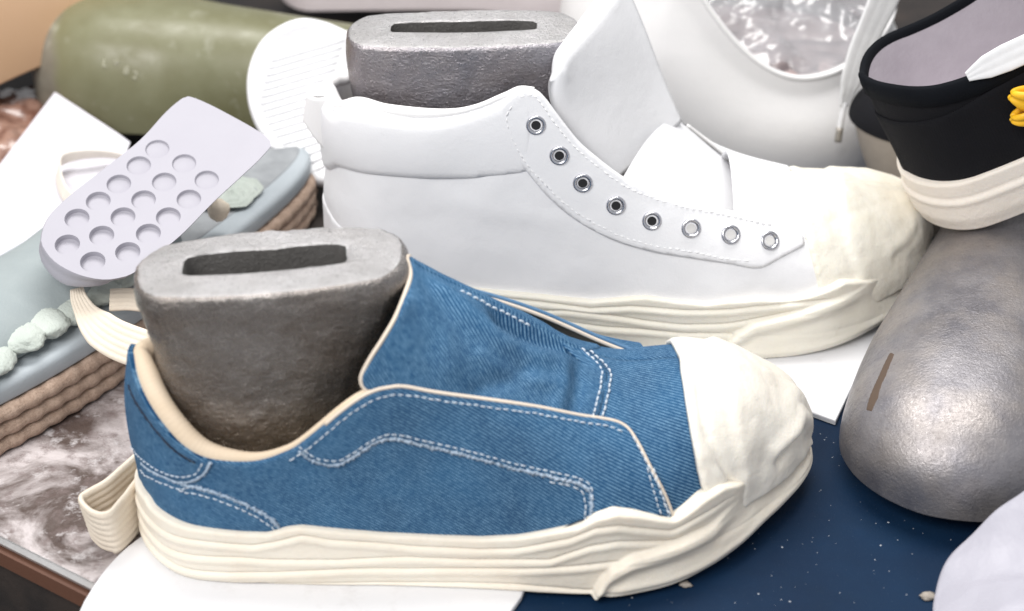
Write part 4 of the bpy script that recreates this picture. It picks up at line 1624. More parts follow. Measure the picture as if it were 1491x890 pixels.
m = Mat('jute', rough=.9)
v = m.coord()
c = m.mix(m.ramp(m.noise(v, 2.5, 5, .7), [(.3, 0), (.7, 1)]), (.34, .235, .175), (.56, .42, .33))
c = m.mix(m.ramp(m.noise(v, 9, 4, .7), [(.5, 0), (.7, .6)]), c, (.24, .16, .12))
m.col(c); m.bump(m.noise(v, 7, 5, .7), .08, 1)
M['jute'] = m.m
M['sandal_grey'] = cloth('grey_leather', (.33, .37, .40), (.42, .46, .49), .55, 5, .02)
M['sandal_dust'] = cloth('dusty_footbed', (.16, .17, .18), (.40, .42, .44), .8, 1.5, .03)
M['lace'] = cloth('mint_lace', (.40, .45, .41), (.56, .60, .56), .9, 7, .08)
M['fabric_grey'] = cloth('grey_fabric', (.26, .30, .31), (.33, .37, .375), .8, 7, .02)
base = foot_outline(29.5, 4.0, 4.4)
for k in range(3):
    ol_ = foot_outline(29.5, 4.0, 4.4, 420, -.05 + .04 * k)
    n = len(ol_)
    P = np.c_[ol_, np.full(n, .42 + .78 * k)]
    ang = np.arange(n) * .9
    pr = np.zeros((n, 10, 2))
    for i in range(n):
        pr[i] = circ(.41, 10) * (1 + .10 * math.sin(ang[i]))
    v_, f_ = sweep(ew(P), pr, None, closed=True)
    mesh('jute_rope', v_, f_, M['jute'], E_)


def slab(name, ol2d, z0_, z1_, mat, parent, W, r=.25, top_mat=None):
    n = len(ol2d)
    t = np.roll(ol2d, -1, 0) - np.roll(ol2d, 1, 0)
    t /= np.linalg.norm(t, axis=1)[:, None]
    nr = np.c_[t[:, 1], -t[:, 0]]
    rings = []
    for a in np.linspace(-90, 90, 11):
        a = math.radians(a)
        zc = z0_ + r if a < 0 else z1_ - r
        rings.append(np.c_[ol2d + nr * (r * math.cos(a) - r), np.full(n, zc + r * math.sin(a))])
    V = np.array(rings).reshape(-1, 3)
    F = gridfaces(len(rings), n, False, True)
    F += [tuple(range(n)), tuple((len(rings) - 1) * n + i for i in range(n))]
    return mesh(name, W(V), F, mat, parent)


slab('jute_core', foot_outline(29.3, 3.7, 4.1), .1, 2.3, M['jute'], E_, ew)
slab('footbed', foot_outline(29.5, 4.0, 4.4, grow=.18), 2.35, 3.45, M['sandal_grey'], E_, ew, .35)
slab('insole', foot_outline(28.6, 3.0, 3.4), 3.3, 3.50, M['sandal_dust'], E_, ew, .08)
# the upper: a wide strap arched across, its edge frilled with lace
g = []
nu, nv = 60, 24
for i in range(nu):
    x = 12 + 16 * i / (nu - 1)
    for j in range(nv):
        a = math.pi * (.02 + .86 * j / (nv - 1))
        y = 3.1 * math.cos(a)          # + y is the side that faces the denim sneaker
        z = 3.5 + 1.9 * math.sin(a) ** .8 + .12 * math.sin(x * 1.1 + j * .2)
        g.append((x, y, z))
g = np.array(g)
mesh('strap', np.vstack([ew(g), ew(g - [0, 0, .18])]), gridfaces(nu, nv) + [tuple(i + nu * nv for i in f) for f in gridfaces(nu, nv)], M['fabric_grey'], E_)
def blob(c, r, seed=0, amp=.12, sc=(1, 1, 1), nu=24, nv=16, freq=1.2, pw=1.0):
    V = []
    for i in range(nv):
        th = math.pi * i / (nv - 1)
        for j in range(nu):
            ph = 2 * math.pi * j / nu
            d = np.array([math.sin(th) * math.cos(ph), math.sin(th) * math.sin(ph), math.cos(th)])
            k = 1 + amp * mnoise.fractal(Vector(d * freq + seed), 1, 2, 4)
            V.append(np.asarray(c) + d * r * k * np.asarray(sc))
    return np.array(V), gridfaces(nv, nu, False, True)


for k in range(9):
    x0 = 14.6 + 1.62 * k
    nu_, nv_ = 36, 22
    V = []
    for i in range(nv_):
        th = math.pi * i / (nv_ - 1)
        for j in range(nu_):
            ph = 2 * math.pi * j / nu_
            d = np.array([math.sin(th) * math.cos(ph), math.sin(th) * math.sin(ph), math.cos(th)])
            kk = 1 + .13 * mnoise.noise(Vector(d * 1.6 + k * 3.0)) + .06 * mnoise.noise(Vector(d * 5 + k)) + .04 * math.sin(13 * ph) * math.sin(9 * th)
            V.append(np.array([x0 + .15 * math.sin(k * 2.3), 2.75, 4.1 + .1 * math.sin(k * 1.7)]) + d * kk * [1.08, 1.15, .50])
    mesh('lace_scallop', ew(np.array(V)), gridfaces(nv_, nu_, False, True), M['lace'], E_)
# lace and bead on the far end of the footbed
V = []
for i in range(12):
    for j in range(30):
        a = 2 * math.pi * j / 30; r_ = i / 11
        V.append((6.6 + 1.9 * r_ * math.cos(a), 1.6 + 1.5 * r_ * math.sin(a) * (1 + .08 * math.sin(6 * a)), 3.6 + .12 * math.sin(i * 1.9) + .1 * (1 - r_) + .05 * math.sin(9 * a)))
mesh('lace_patch', ew(np.array(V)), gridfaces(12, 30, False, True), M['lace'], E_)


M['cream_plain'] = plain('cream_plastic', (.70, .61, .49), .5)
bp = uz(318, 306, 4.6)
v_, f_ = blob(bp, .55, 4, .15)
mesh('bead', v_, f_, M['cream_plain'], E_)

# ================================================================== grey dimpled heel piece lying on the sandal
m = Mat('grey_rubber', rough=.55)
v = m.coord()
m.col(m.mix(m.noise(v, .4, 3), (.35, .34, .385), (.39, .38, .425)))
m.bump(m.noise(v, 14, 3), .01, .6)
M['grey_rubber'] = m.m
a_ = math.radians(22)
pn_ = np.array([.05, -math.sin(a_), math.cos(a_)]); pn_ /= np.linalg.norm(pn_)
p0 = uz(150, 415, 6.2)
ex = np.cross([0, 1, 0], pn_); ex /= np.linalg.norm(ex); ey = np.cross(pn_, ex)
to2 = lambda px, py: np.array([(upl(px, py, p0, pn_) - p0) @ ex, (upl(px, py, p0, pn_) - p0) @ ey])
to3 = lambda q, h=0.0: p0 + q[..., 0:1] * ex + q[..., 1:2] * ey + pn_ * h
dimp_px = [(60, 350), (66, 325), (80, 305), (110, 278), (155, 243), (205, 203), (240, 165), (262, 146), (278, 141), (330, 165), (392, 203), (384, 225), (350, 258), (310, 295), (268, 338), (230, 370),
           (195, 397), (172, 405), (148, 407), (115, 400), (85, 385), (68, 368)]
Q = catmull([to2(*p) for p in dimp_px], 120, True)
Q = resample(np.vstack([Q, Q[:1]]), .35)[:-1]
holes = [(98, 356), (135, 381), (186, 367), (148, 343), (112, 318), (216, 340), (179, 316), (143, 293), (245, 316), (209, 291), (173, 268), (275, 290), (239, 265), (202, 241), (301, 262), (268, 238), (229, 217)]
HR = .56
pts2, cons = list(map(tuple, Q)), []
loops = [list(range(len(Q)))]
hc_ = []
for k, h in enumerate(holes):
    c = to2(*h); hc_.append(c)
    s0 = len(pts2)
    pts2 += [tuple(c + HR * np.array([math.cos(t), math.sin(t)])) for t in np.linspace(0, 2 * np.pi, 24, endpoint=False)]
    loops.append(list(range(s0, s0 + 24))[::-1])
r = delaunay_2d_cdt([Vector(p) for p in pts2], [], loops, 2, 1e-6)
P2 = np.array([tuple(p) for p in r[0]])
Tt = []
for f in r[2]:
    c = P2[list(f)].mean(0)
    if min(np.linalg.norm(c - h) for h in hc_) > HR * .97:
        Tt.append(tuple(f))
nq = len(P2)
V = [to3(P2, 0.0)]
F = list(Tt)
cnt = nq
for k, c in enumerate(hc_):          # a bowl under each round opening
    dep = .34 * (1 - .65 * k / len(hc_))
    first = [int(np.argmin(np.linalg.norm(P2 - (c + HR * np.array([math.cos(t), math.sin(t)])), axis=1))) for t in np.linspace(0, 2 * np.pi, 24, endpoint=False)]
    prev = first
    for rr_, dz in ((.96, .18), (.93, .8), (.82, 1.0)):
        ring = np.array([c + HR * rr_ * np.array([math.cos(t), math.sin(t)]) for t in np.linspace(0, 2 * np.pi, 24, endpoint=False)])
        V.append(to3(ring, -dep * dz))
        cur = list(range(cnt, cnt + 24)); cnt += 24
        F += [(prev[i], prev[(i + 1) % 24], cur[(i + 1) % 24], cur[i]) for i in range(24)]
        prev = cur
    F.append(tuple(prev))
# side wall and underside
nr = np.roll(Q, -1, 0) - np.roll(Q, 1, 0); nr /= np.linalg.norm(nr, axis=1)[:, None]
nr = np.c_[nr[:, 1], -nr[:, 0]]
if (nr[0] @ (Q[0] - Q.mean(0))) < 0: nr = -nr
prev = list(range(len(Q)))
for off, h in ((.05, -.07), (.08, -.35), (.14, -.62), (.22, -.75), (.22, -1.0), (.10, -1.05)):
    V.append(to3(Q + nr * (off + .95 * h * np.clip(nr @ np.array([.86, -.5]) * 1.6, 0, 1)[:, None]), h))
    cur = list(range(cnt, cnt + len(Q))); cnt += len(Q)
    F += [(prev[i], prev[(i + 1) % len(Q)], cur[(i + 1) % len(Q)], cur[i]) for i in range(len(Q))]
    prev = cur
F.append(tuple(prev))
ds = mesh('rubber_heel', np.vstack(V), F, M['grey_rubber'], loc=p0, flat_angle=35)
tag(ds, 'pale grey rubber half sole with rows of round dimples, leaning on the sandal', 'shoe sole')

# ================================================================== white ribbed outsole standing behind the white sneaker's heel
a_ = math.radians(48)
fn = np.array([.12, -math.sin(a_), math.cos(a_)]); fn /= np.linalg.norm(fn)
f0 = uz(430, 250, 2.2)
fx = np.cross([0, 1, 0], fn); fx /= np.linalg.norm(fx); fy = np.cross(fn, fx)
f2 = lambda px, py: np.array([(upl(px, py, f0, fn) - f0) @ fx, (upl(px, py, f0, fn) - f0) @ fy])
f3 = lambda q, h=0.0: f0 + np.asarray(q)[..., 0:1] * fx + np.asarray(q)[..., 1:2] * fy + fn * h
Q = catmull([f2(*p) for p in [(500, 42), (470, 30), (438, 26), (405, 38), (378, 62), (362, 100), (361, 140), (371, 175), (388, 205), (410, 231), (438, 252), (470, 266), (515, 250), (560, 190), (560, 100), (535, 60)]], 120, True)
Q = resample(np.vstack([Q, Q[:1]]), .3)[:-1]
nr = np.roll(Q, -1, 0) - np.roll(Q, 1, 0); nr /= np.linalg.norm(nr, axis=1)[:, None]
nr = np.c_[nr[:, 1], -nr[:, 0]]
if (nr[0] @ (Q[0] - Q.mean(0))) < 0: nr = -nr
V, F = [], []
for off, h in ((-.55, -.06), (-.5, 0), (-.12, 0), (0, -.1), (.04, -.6), (0, -.95), (-.1, -1.0)):
    V.append(f3(Q + nr * off, h))
nQ = len(Q)
F = gridfaces(7, nQ, False, True) + [tuple(range(nQ)), tuple(6 * nQ + i for i in range(nQ))]
M['white_rubber'] = plain('white_rubber', (.80, .80, .82), .5)
ff = mesh('ribbed_sole', np.vstack(V), F, M['white_rubber'], loc=f0)
tag(ff, 'white rubber sole with fine slanting ribs, standing behind the heel of the white sneaker', 'shoe sole')
for k in range(17):
    y = 62 + k * 10.5
    xa = 392 - 14 * math.sin((k - 1) / 13 * math.pi) + max(0, k - 11) * 9
    p, q = f2(xa, y + 26), f2(min(500, xa + 105), y - 4)
    pts = np.array([f3(p * (1 - t) + q * t, -.03) for t in np.linspace(0, 1, 8)])
    v_, f_ = sweep(pts, circ(.085, 6, .05), np.tile(fn, (8, 1)))
    mesh('rib', v_, f_, M['white_rubber'], ff)

# ================================================================== paper, straps and loops
M['paper'] = plain('white_paper', (.63, .62, .67), .7)
a_ = math.radians(8)
qn = np.array([0, -math.sin(a_), math.cos(a_)])
q0 = uz(100, 260, 2.6)
pp_ = [(80, 134), (190, 206), (178, 238), (222, 262), (150, 330), (60, 362), (-20, 420), (-60, 330), (-20, 265), (2, 236)]
top = np.array([upl(*p, q0, qn) for p in pp_])
top = resample(np.vstack([top, top[:1]]), 1.0)[:-1]
n = len(top)
V = np.vstack([top, top - qn * .06])
pa_ = mesh('paper_sheet', V, [tuple(range(n)), tuple(n + i for i in reversed(range(n)))] + [(i, (i + 1) % n, n + (i + 1) % n, n + i) for i in range(n)], M['paper'], loc=q0, smooth=False)
tag(pa_, 'plain white paper sheet at left between the sandal and the olive last', 'paper')

m = Mat('elastic', rough=.85)
v = m.coord()
m.col(m.mix(m.noise(v, 1.2, 4), (.72, .62, .50), (.82, .74, .63)))
m.bump(m.noise(v, 12, 4), .03, .7)
M['elastic'] = m.m


def ribbon(name, path, widthv, w, mat, label=None, cat=None, parent=None, ribs=5, th=.09, amp=.03, n=60, taper=None):
    path = resample(catmull(np.asarray(path), n), n=n)
    wv = np.asarray(widthv, float)
    if wv.ndim == 1: wv = np.tile(wv, (n, 1))
    else: wv = np.stack([np.interp(np.linspace(0, 1, n), np.linspace(0, 1, len(wv)), wv[:, k]) for k in range(3)], 1)
    T_ = np.gradient(path, axis=0); T_ /= np.linalg.norm(T_, axis=1)[:, None]
    wv = wv - (np.sum(wv * T_, 1))[:, None] * T_
    wv /= np.linalg.norm(wv, axis=1)[:, None]
    N_ = np.cross(T_, wv)
    k = ribs * 6 + 1
    s_ = np.linspace(-1, 1, k)
    rel = th + amp * np.abs(np.sin((s_ + 1) / 2 * ribs * np.pi)) if ribs > 1 else np.full(k, th)
    rel = rel * (1 - .5 * np.abs(s_) ** 12)
    prof_s = np.concatenate([s_, s_[::-1]]); prof_h = np.concatenate([rel, -rel[::-1]])
    ww = np.full(n, w / 2) if taper is None else np.interp(np.linspace(0, 1, n), np.linspace(0, 1, len(taper)), taper) * w / 2
    V = path[:, None] + wv[:, None] * (prof_s[None, :, None] * ww[:, None, None]) + N_[:, None] * prof_h[None, :, None]
    kk = 2 * k
    F = gridfaces(n, kk, False, True) + [tuple(range(kk)), tuple((n - 1) * kk + i for i in range(kk))]
    o = mesh(name, V.reshape(-1, 3), F, mat, parent, loc=path[n // 2] if parent is None else None)
    if label: tag(o, label, cat)
    return o


ribbon('elastic_strap', [uz(112, 422, 4.9), uz(117, 440, 4.7), uz(136, 470, 4.4), uz(165, 492, 4.2), uz(205, 508, 4.2), uz(250, 522, 4.2)],
       [(.9, .2, .1), (.7, .5, .3), (.35, .6, .75), (.2, .6, .8), (.15, .6, .8), (.15, .6, .8)], 1.75, M['elastic'],
       'wide cream elastic strap hanging over the jute sole behind the denim heel', 'strap', taper=[.35, .55, .95, 1, 1, 1], ribs=6)
ribbon('elastic_strap', [uz(160, 437, 4.3), uz(190, 436, 4.3), uz(225, 440, 4.3)], (.1, .8, .5), 1.1, M['elastic'],
       'short cream strap end tucked under the grey dimpled sole', 'strap')
lp = [uz(222, 708, 1.2), uz(204, 730, 1.15), uz(185, 755, 1.1), uz(164, 774, 1.1), uz(145, 772, 1.1), uz(131, 761, 1.12), uz(127, 752, 1.16), uz(132, 746, 1.2), uz(145, 738, 1.25), uz(165, 726, 1.35), uz(195, 700, 1.4), uz(222, 676, 1.4)]
ribbon('elastic_loop', lp, (-.05, -.25, 1), 2.6, M['elastic'], 'folded loop of cream ribbed elastic beside the heel of the denim sneaker', 'strap', n=90, ribs=7, amp=.05)
ribbon('cream_tape', [upl(112, 300, q0 + qn * .5, qn), upl(92, 278, q0 + qn * .5, qn), upl(85, 250, q0 + qn * .6, qn), upl(93, 232, q0 + qn * .8, qn), upl(125, 225, q0 + qn * .9, qn), upl(165, 226, q0 + qn * .7, qn), upl(205, 236, q0 + qn * .5, qn)],
       [(.3, .1, 1), (.5, -.1, 1), (.5, -.1, 1), (0, -.6, 1), (0, -.8, 1), (0, -.8, 1)], .85, plain('cream_tape', (.80, .74, .66), .8),
       'narrow cream tape curled in a loop on the white paper', 'tape', ribs=1, th=.04)

# brown crumpled wrapping, far left
def crumple(nx, ny, f, amp, freq, seed, sharp=True):
    g = np.zeros((nx, ny, 3))
    for i in range(nx):
        for j in range(ny):
            p = np.array(f(i / (nx - 1), j / (ny - 1)), float)
            q = Vector((p[0] * freq + seed, p[1] * freq, p[2] * freq))
            if sharp:
                d = mnoise.ridged_multi_fractal(q, 1.0, 2.1, 4, .9, 2.0) - 1.0
            else:
                d = mnoise.fractal(q, 1, 2, 4)
            g[i, j] = p + np.array([0, -.3, 1]) * amp * d
    return g


m = Mat('brown_wrap', rough=.28)
v = m.coord()
m.col(m.mix(m.ramp(m.noise(v, .8, 4), [(.35, 0), (.7, 1)]), (.11, .045, .03), (.36, .22, .17)))
m.b.inputs['Coat Weight'].default_value = .6
M['brown_wrap'] = m.m
b0 = uz(10, 190, 1.6)
g = crumple(70, 50, lambda s_, t: b0 + np.array([-9 + 14 * s_, -9 + 14.5 * t, -1.2 + 2.0 * math.sin(math.pi * s_) * math.sin(math.pi * t) + 1.2 * t]), .7, .33, 3.3)
bw = mesh('brown_wrapping', np.vstack([g.reshape(-1, 3), g.reshape(-1, 3) - [0, 0, .05]]), gridfaces(70, 50) + [tuple(i + 3500 for i in f) for f in gridfaces(70, 50)], M['brown_wrap'], loc=b0)
tag(bw, 'glossy brown crumpled wrapping at the left edge, beside the olive last', 'wrapping')

# ================================================================== second white shoe at the back, stuffed with clear film
W2 = thing('white_boot', 'tall white leather shoe at the back with a wide opening full of clear film', 'shoe', (12.4, 29, 0))
nA, nH = 160, 40
cx, cy = 12.6, 29.5
V, Vi = [], []
for i in range(nA):
    a = 2 * math.pi * i / nA
    ca, sa = math.cos(a), math.sin(a)
    px_, py_ = np.sign(ca) * abs(ca) ** .85, np.sign(sa) * abs(sa) ** .9
    # rim: lowest on the near side right of the middle, rising to both sides and to the back
    xr = 9.3 * px_
    rimz = 6.1 + .115 * (xr - 3.6) ** 2 * (1 if xr < 3.6 else .55) if sa < 0 else None
    side = 6.1 + .115 * (9.3 * (1 if ca > 0 else -1) - 3.6) ** 2 * (1 if ca < 0 else .55)
    rimz = min(13.5, rimz if rimz is not None else side + 2.0 * sa)
    for j in range(nH):
        t = j / (nH - 1)
        z = -.25 + (rimz + .25) * t
        k = 1.0 + .10 * math.sin(math.pi * min(1, t * 1.2)) - .07 * t
        q = np.array([cx + 9.4 * k * px_ , cy + 7.2 * k * py_ , z])
        q += np.array([px_, py_, 0]) * (.12 * mnoise.noise(Vector((a * 1.3, z * .25, 2))))
        V.append(q)
        Vi.append(q - np.array([px_, py_, 0]) * .28)
F = gridfaces(nA, nH, True, False)
m0 = nA * nH
F2 = F + [tuple(x + m0 for x in f) for f in F] + [(i * nH + nH - 1, (i + 1) % nA * nH + nH - 1, (i + 1) % nA * nH + nH - 1 + m0, i * nH + nH - 1 + m0) for i in range(nA)]
mesh('upper', np.array(V + Vi), F2, leather('white_leather_soft', (.83, .82, .82), .5), W2)
rp = np.array([V[i * nH + nH - 1] for i in range(nA)])
v_, f_ = sweep(rp - [0, 0, .05], circ(.17, 8), None, closed=True)
mesh('rim_binding', v_, f_, M['white_pad'], W2)
M['pink'] = plain('pink_lining', (.74, .60, .59), .7)
v_ = [(cx + 8.2 * math.cos(2 * math.pi * i / 60), cy + 6.3 * math.sin(2 * math.pi * i / 60), 4.9) for i in range(60)]
mesh('insole', v_, [tuple(range(60))], M['pink'], W2)
m = Mat('clear_film')
m.t.nodes.remove(m.b)
out = m.t.nodes['Material Output']
tr = m.node('BsdfTransparent'); gl_ = m.node('BsdfGlossy'); mx = m.node('MixShader'); df = m.node('BsdfDiffuse'); mx2 = m.node('MixShader')
gl_.inputs['Roughness'].default_value = .05
df.inputs['Color'].default_value = (.8, .8, .84, 1)
lw = m.node('LayerWeight'); lw.inputs['Blend'].default_value = .45
m.ln(lw.outputs['Fresnel'], mx.inputs[0]); m.ln(tr.outputs[0], mx.inputs[1]); m.ln(gl_.outputs[0], mx.inputs[2])
mx2.inputs[0].default_value = .22
m.ln(mx.outputs[0], mx2.inputs[1]); m.ln(df.outputs[0], mx2.inputs[2])
m.ln(mx2.outputs[0], out.inputs['Surface'])
M['film'] = m.m
g1 = crumple(90, 60, lambda s_, t: (cx - 7.6 + 16.2 * s_, cy - 6.0 + 12.5 * t, 5.6 + 3.6 * t + 1.2 * math.sin(math.pi * s_)), 1.0, .33, 8.0)
g2 = crumple(90, 60, lambda s_, t: (cx - 7.6 + 16.2 * s_, cy - 5.4 + 12.0 * t, 4.8 + 2.4 * t), .8, .42, 21.0)
bag = Bag(); bag.add(g1.reshape(-1, 3), gridfaces(90, 60)); bag.add(g2.reshape(-1, 3), gridfaces(90, 60))
fl = bag.build('clear_film', M['film'], loc=(cx, cy, 5))
tag(fl, 'crumpled clear plastic film stuffed in the opening of the tall white shoe', 'plastic film')

# lace hanging in front of it
M['lace_white'] = plain('lace_white', (.80, .80, .81), .75)
LA = thing('shoelace', 'flat white shoelace hanging with its metal tip over the tall white shoe', 'shoelace', uy(1238, 130, 20.0))
pts = [uy(1330, -110, 22.2), uy(1308, -50, 21.6), uy(1287, 0, 21.2), uy(1262, 55, 20.8), uy(1245, 100, 20.5), uy(1237, 128, 20.4), uy(1232, 142, 20.4), uy(1229, 155, 20.4)]
ribbon('lace_band', pts, (1, .35, .35), 1.55, M['lace_white'], parent=LA, ribs=3, th=.07, amp=.015, taper=[1, 1.05, 1.1, 1.12, 1.0, .95, .8, .3])
pts = [uy(1230, 150, 20.4), uy(1226, 170, 20.3), uy(1222, 190, 20.25), uy(1220, 204, 20.2)]
v_, f_ = sweep(resample(np.array(pts), n=12), circ(.16, 8))
mesh('lace_end', v_, f_, M['lace_white'], LA)
pts = [uy(1223, 186, 20.15), uy(1220, 206, 20.1)]
v_, f_ = sweep(resample(np.array(pts), n=6), circ(.2, 8))
mesh('aglet', v_, f_, plain('aglet_metal', (.40, .37, .33), .4, .5), LA)

# pale pink shoe at the very back
M['pink_leather'] = leather('pale_pink_leather', (.74, .67, .68), .5)
ps, _ = bare_last('pale_shoe', 'pale pinkish shoe at the top edge, behind the white sneaker and its last', (-15.5, 47.5), 2, 26, 10, [8, 8, 8, 8, 8, 8, 7, 6, 5, 4, 2.4], M['pink_leather'])
ps['category'] = 'shoe'

# ================================================================== black canvas shoes, top right
pit = math.radians(26)
KR = rotz(6) @ np.array([[math.cos(pit), 0, -math.sin(pit)], [0, 1, 0], [math.sin(pit), 0, math.cos(pit)]])
KO = np.array([19.6, 10.1, 4.8])
k_near = [0, -2.0, -3.5, -3.8, -3.9, -4.4, -5.0, -4.6, -3.4, -1.6, .4]
k_far = [0, 2.0, 3.5, 3.8, 3.7, 3.8, 4.3, 4.5, 4.1, 2.9, .4]
blk = Form(28, UH, tab(UT, k_near), tab(UT, k_far), h=[16, 16, 16, 15, 13, 10.6, 9.4, 8.4, 7.6, 7.1, 6.7, 6.2, 5.5, 4.8, 4, 3.2], z0=[2.2] * 16,
           n=[3.4, 3.4, 3.0, 2.6, 2.3, 2.1, 2.1, 2.1, 2.2, 2.2, 2.3, 2.3, 2.3, 2.3, 2.3, 2.3], O=KO, R=KR, inset=.4,
           back=lambda z, u: (-.22 * sst(3, 7.5, z) + .1 * sst(7.5, 10, z)) * math.exp(-(u / .2) ** 2))
m = Mat('black_canvas', rough=.9)
m.b.inputs['Specular IOR Level'].default_value = .25
v = m.coord()
m.col(m.mix(m.noise(v, .5, 3), (.0035, .0035, .005), (.007, .007, .010)))
m.bump(m.wave(v, 5, .3, 1, 1, 'X'), .02, .6); m.bump(m.wave(v, 5, .3, 1, 1, 'Z'), .02, .6)
m.bump(m.voro(v, 20), .01, .5)
M['black'] = m.m
M['bind'] = cloth('black_binding', (.003, .004, .006), (.006, .007, .010), .9, 14, .02)
M['bind'].node_tree.nodes['Principled BSDF'].inputs['Specular IOR Level'].default_value = .15
M['mauve'] = cloth('mauve_lining', (.44, .40, .44), (.56, .52, .56), .9, 4, .03)
M['pink_rubber'] = rubber('blush_rubber', (.84, .77, .69), (.81, .73, .64))
krz = [(0, 8.3), (.1, 8.2), (.2, 7.8), (.28, 7.7), (.34, 8.2), (.40, 9.4), (.45, 10.2)]
M['yellow'] = plain('yellow_ribbon', (.86, .47, .015), .45)


def black_shoe(name, label, first):
    t = thing(name, label, 'sneaker', KO + KR @ np.array([12, 0, 1]))
    rim_ = curve_uv([(u, blk.vz(u, z)) for u, z in krz], .12)
    b = [(0, .03)] + [(0, v) for v in np.linspace(.06, rim_[0][1], 10)] + [tuple(p) for p in rim_[1:]] + [(.52, 1.0), (.99, 1.0), (.99, .03)]
    a = patch(blk, b, .12, .12, .22); c = patch(blk, b, .12, .12, .26, mirror=True)
    n0 = len(a[0])
    mesh('upper', np.vstack([a[0], c[0]]), a[1] + [tuple(i + n0 for i in f) for f in c[1]], M['black'], t)
    # heel and side foxing panel with a curved top edge
    pb = curve_uv([(0, blk.vz(0, 6.3)), (.1, blk.vz(.1, 6.3)), (.2, blk.vz(.2, 6.5)), (.3, blk.vz(.3, 7.0)), (.36, blk.vz(.36, 7.1)), (.42, blk.vz(.42, 6.5)), (.47, blk.vz(.47, 5.0)), (.5, blk.vz(.5, 3.2))], .12)
    pb2 = [(0, .03)] + [(0, v) for v in np.linspace(.06, pb[0][1], 8)] + [tuple(p) for p in pb[1:]] + [(.5, .03)]
    a = patch(blk, pb2, .22, .1, .2); c = patch(blk, pb2, .22, .1, .26, mirror=True)
    n0 = len(a[0])
    mesh('side_panel', np.vstack([a[0], c[0]]), a[1] + [tuple(i + n0 for i in f) for f in c[1]], M['black'], t)
    full = np.vstack([rim_[::-1] * [-1, 1], rim_[1:]])
    P, N = blk.ev(full)
    upl_ = np.tile(KR @ np.array([0, 0, 1.0]), (len(P), 1))
    pr = np.array([[-.02, -.85], [.16, -.8], [.22, -.2], [.2, .1], [.05, .22], [-.12, .1], [-.16, -.3], [-.14, -.8]])
    Bn = P + N * .10
    v_, f_ = sweep(Bn, pr * [-1, 1], upl_)
    mesh('collar_binding', v_, f_, M['bind'], t)
    Wl = []
    for i in range(0, len(full), 2):
        p, n_ = blk.ev(np.c_[np.full(6, full[i, 0]), np.linspace(.05, full[i, 1] - .01, 6)])
        Wl.append(p - n_ * .12)
    Wl = np.array(Wl)
    mesh('inner_lining', Wl.reshape(-1, 3), gridfaces(len(Wl), 6), M['mauve'], t)
    ins = np.array([blk.loc(w[0]) for w in Wl]); 
    hn = len(ins) // 2
    L_ = [(p[0], p[1], 3.4) for p in ins]
    mesh('insole', blk.world(np.array(L_)), [tuple(range(len(L_)))], M['mauve'], t)
    s_ = Sole(blk, 500, 40)
    zt_ = np.full(s_.n, 2.9)
    sp = np.array([.12 * math.sin(i / s_.n * 14) for i in range(s_.n)])

    def fx_(z, v):
        return -.03 * np.exp(-((z - 2.05) / .07) ** 2) + .05 * sst(2.0, 1.85, z) + .07 * np.exp(-((z - 1.75) / .16) ** 2) - .18 * sst(.9, 0, z)
    s_.build('sole', M['pink_rubber'], t, np.zeros(s_.n), zt_, fx_, .6)
    # white lace across the instep
    lp_ = [blk.ev([(u, v)])[0][0] + blk.ev([(u, v)])[1][0] * .3 for u, v in [blk.pick(*q) for q in ((1406, 108), (1425, 98), (1450, 86), (1485, 70), (1520, 54))]]
    nv_ = blk.ev([(.4, .6)])[1][0]
    ribbon('lace', lp_, KR @ np.array([.4, -.3, -.85]), 1.25, M['lace_white'], parent=t, ribs=3, th=.035, amp=.012, taper=[.35, .85, 1, 1, 1])
    return t


BK = black_shoe('canvas_sneaker', 'black canvas sneaker with blush rubber sole and yellow bow, resting on the silver last', True)
c0 = uy(1494, 153, 6.2)
for k, (dz, w, rx, tl) in enumerate(((.50, 1.25, 1.15, .25), (-.62, .95, .95, -.2))):
    pts = []
    for i in range(24):
        a = 2 * math.pi * (i + .5) / 24
        pts.append(c0 + np.array([.45 - rx * (.5 + .5 * math.cos(a)), -.1 + .36 * math.sin(a), dz * (.55 + .45 * (.5 + .5 * math.cos(a)))]))
    ribbon('bow_loop', pts, (tl * .6, -.35, 1), w, M['yellow'], parent=BK, ribs=2, th=.05, amp=.10, n=60, taper=[.45, .8, 1, 1.0, 1, .8, .45])
v_, f_ = blob(c0 + np.array([.75, -.1, 0]), .5, 2, .2)
mesh('bow_knot', v_, f_, M['yellow'], BK)


# low black slipper on a taupe wedge, mostly hidden behind it
tipp = uy(1244, 168, 19.0)
SL = thing('slipper', 'black slipper on a taupe wedge sole, half hidden behind the heel of the black sneaker', 'slipper', (tipp[0] + 4.5, 19.0, 0))
M['taupe'] = plain('taupe_sole', (.34, .30, .26), .7)
V = []
zt_ = tipp[2]
for i in range(24):
    t = i / 23
    z = -.28 + (zt_ - .2 + .28) * t
    sx_ = 1 - .16 * (1 - t) ** 1.5
    for k in range(60):
        a = 2 * math.pi * k / 60
        V.append((tipp[0] + 4.6 + 1.6 * (1 - t) ** 1.3 + 4.5 * sx_ * math.cos(a), 19.6 + 3.6 * sx_ * math.sin(a), z))
mesh('wedge_sole', np.array(V), gridfaces(24, 60, False, True) + [tuple(23 * 60 + k for k in range(60))], M['taupe'], SL)
V = []
for i in range(16):
    t = i / 15 * math.pi / 2
    for k in range(60):
        a = 2 * math.pi * k / 60
        V.append((tipp[0] + 4.6 + 4.75 * math.cos(t) ** .6 * math.cos(a), 19.6 + 3.8 * math.cos(t) ** .6 * math.sin(a), zt_ - .4 + 1.9 * math.sin(t)))
mesh('upper', np.array(V), gridfaces(16, 60, False, True), M['black'], SL)

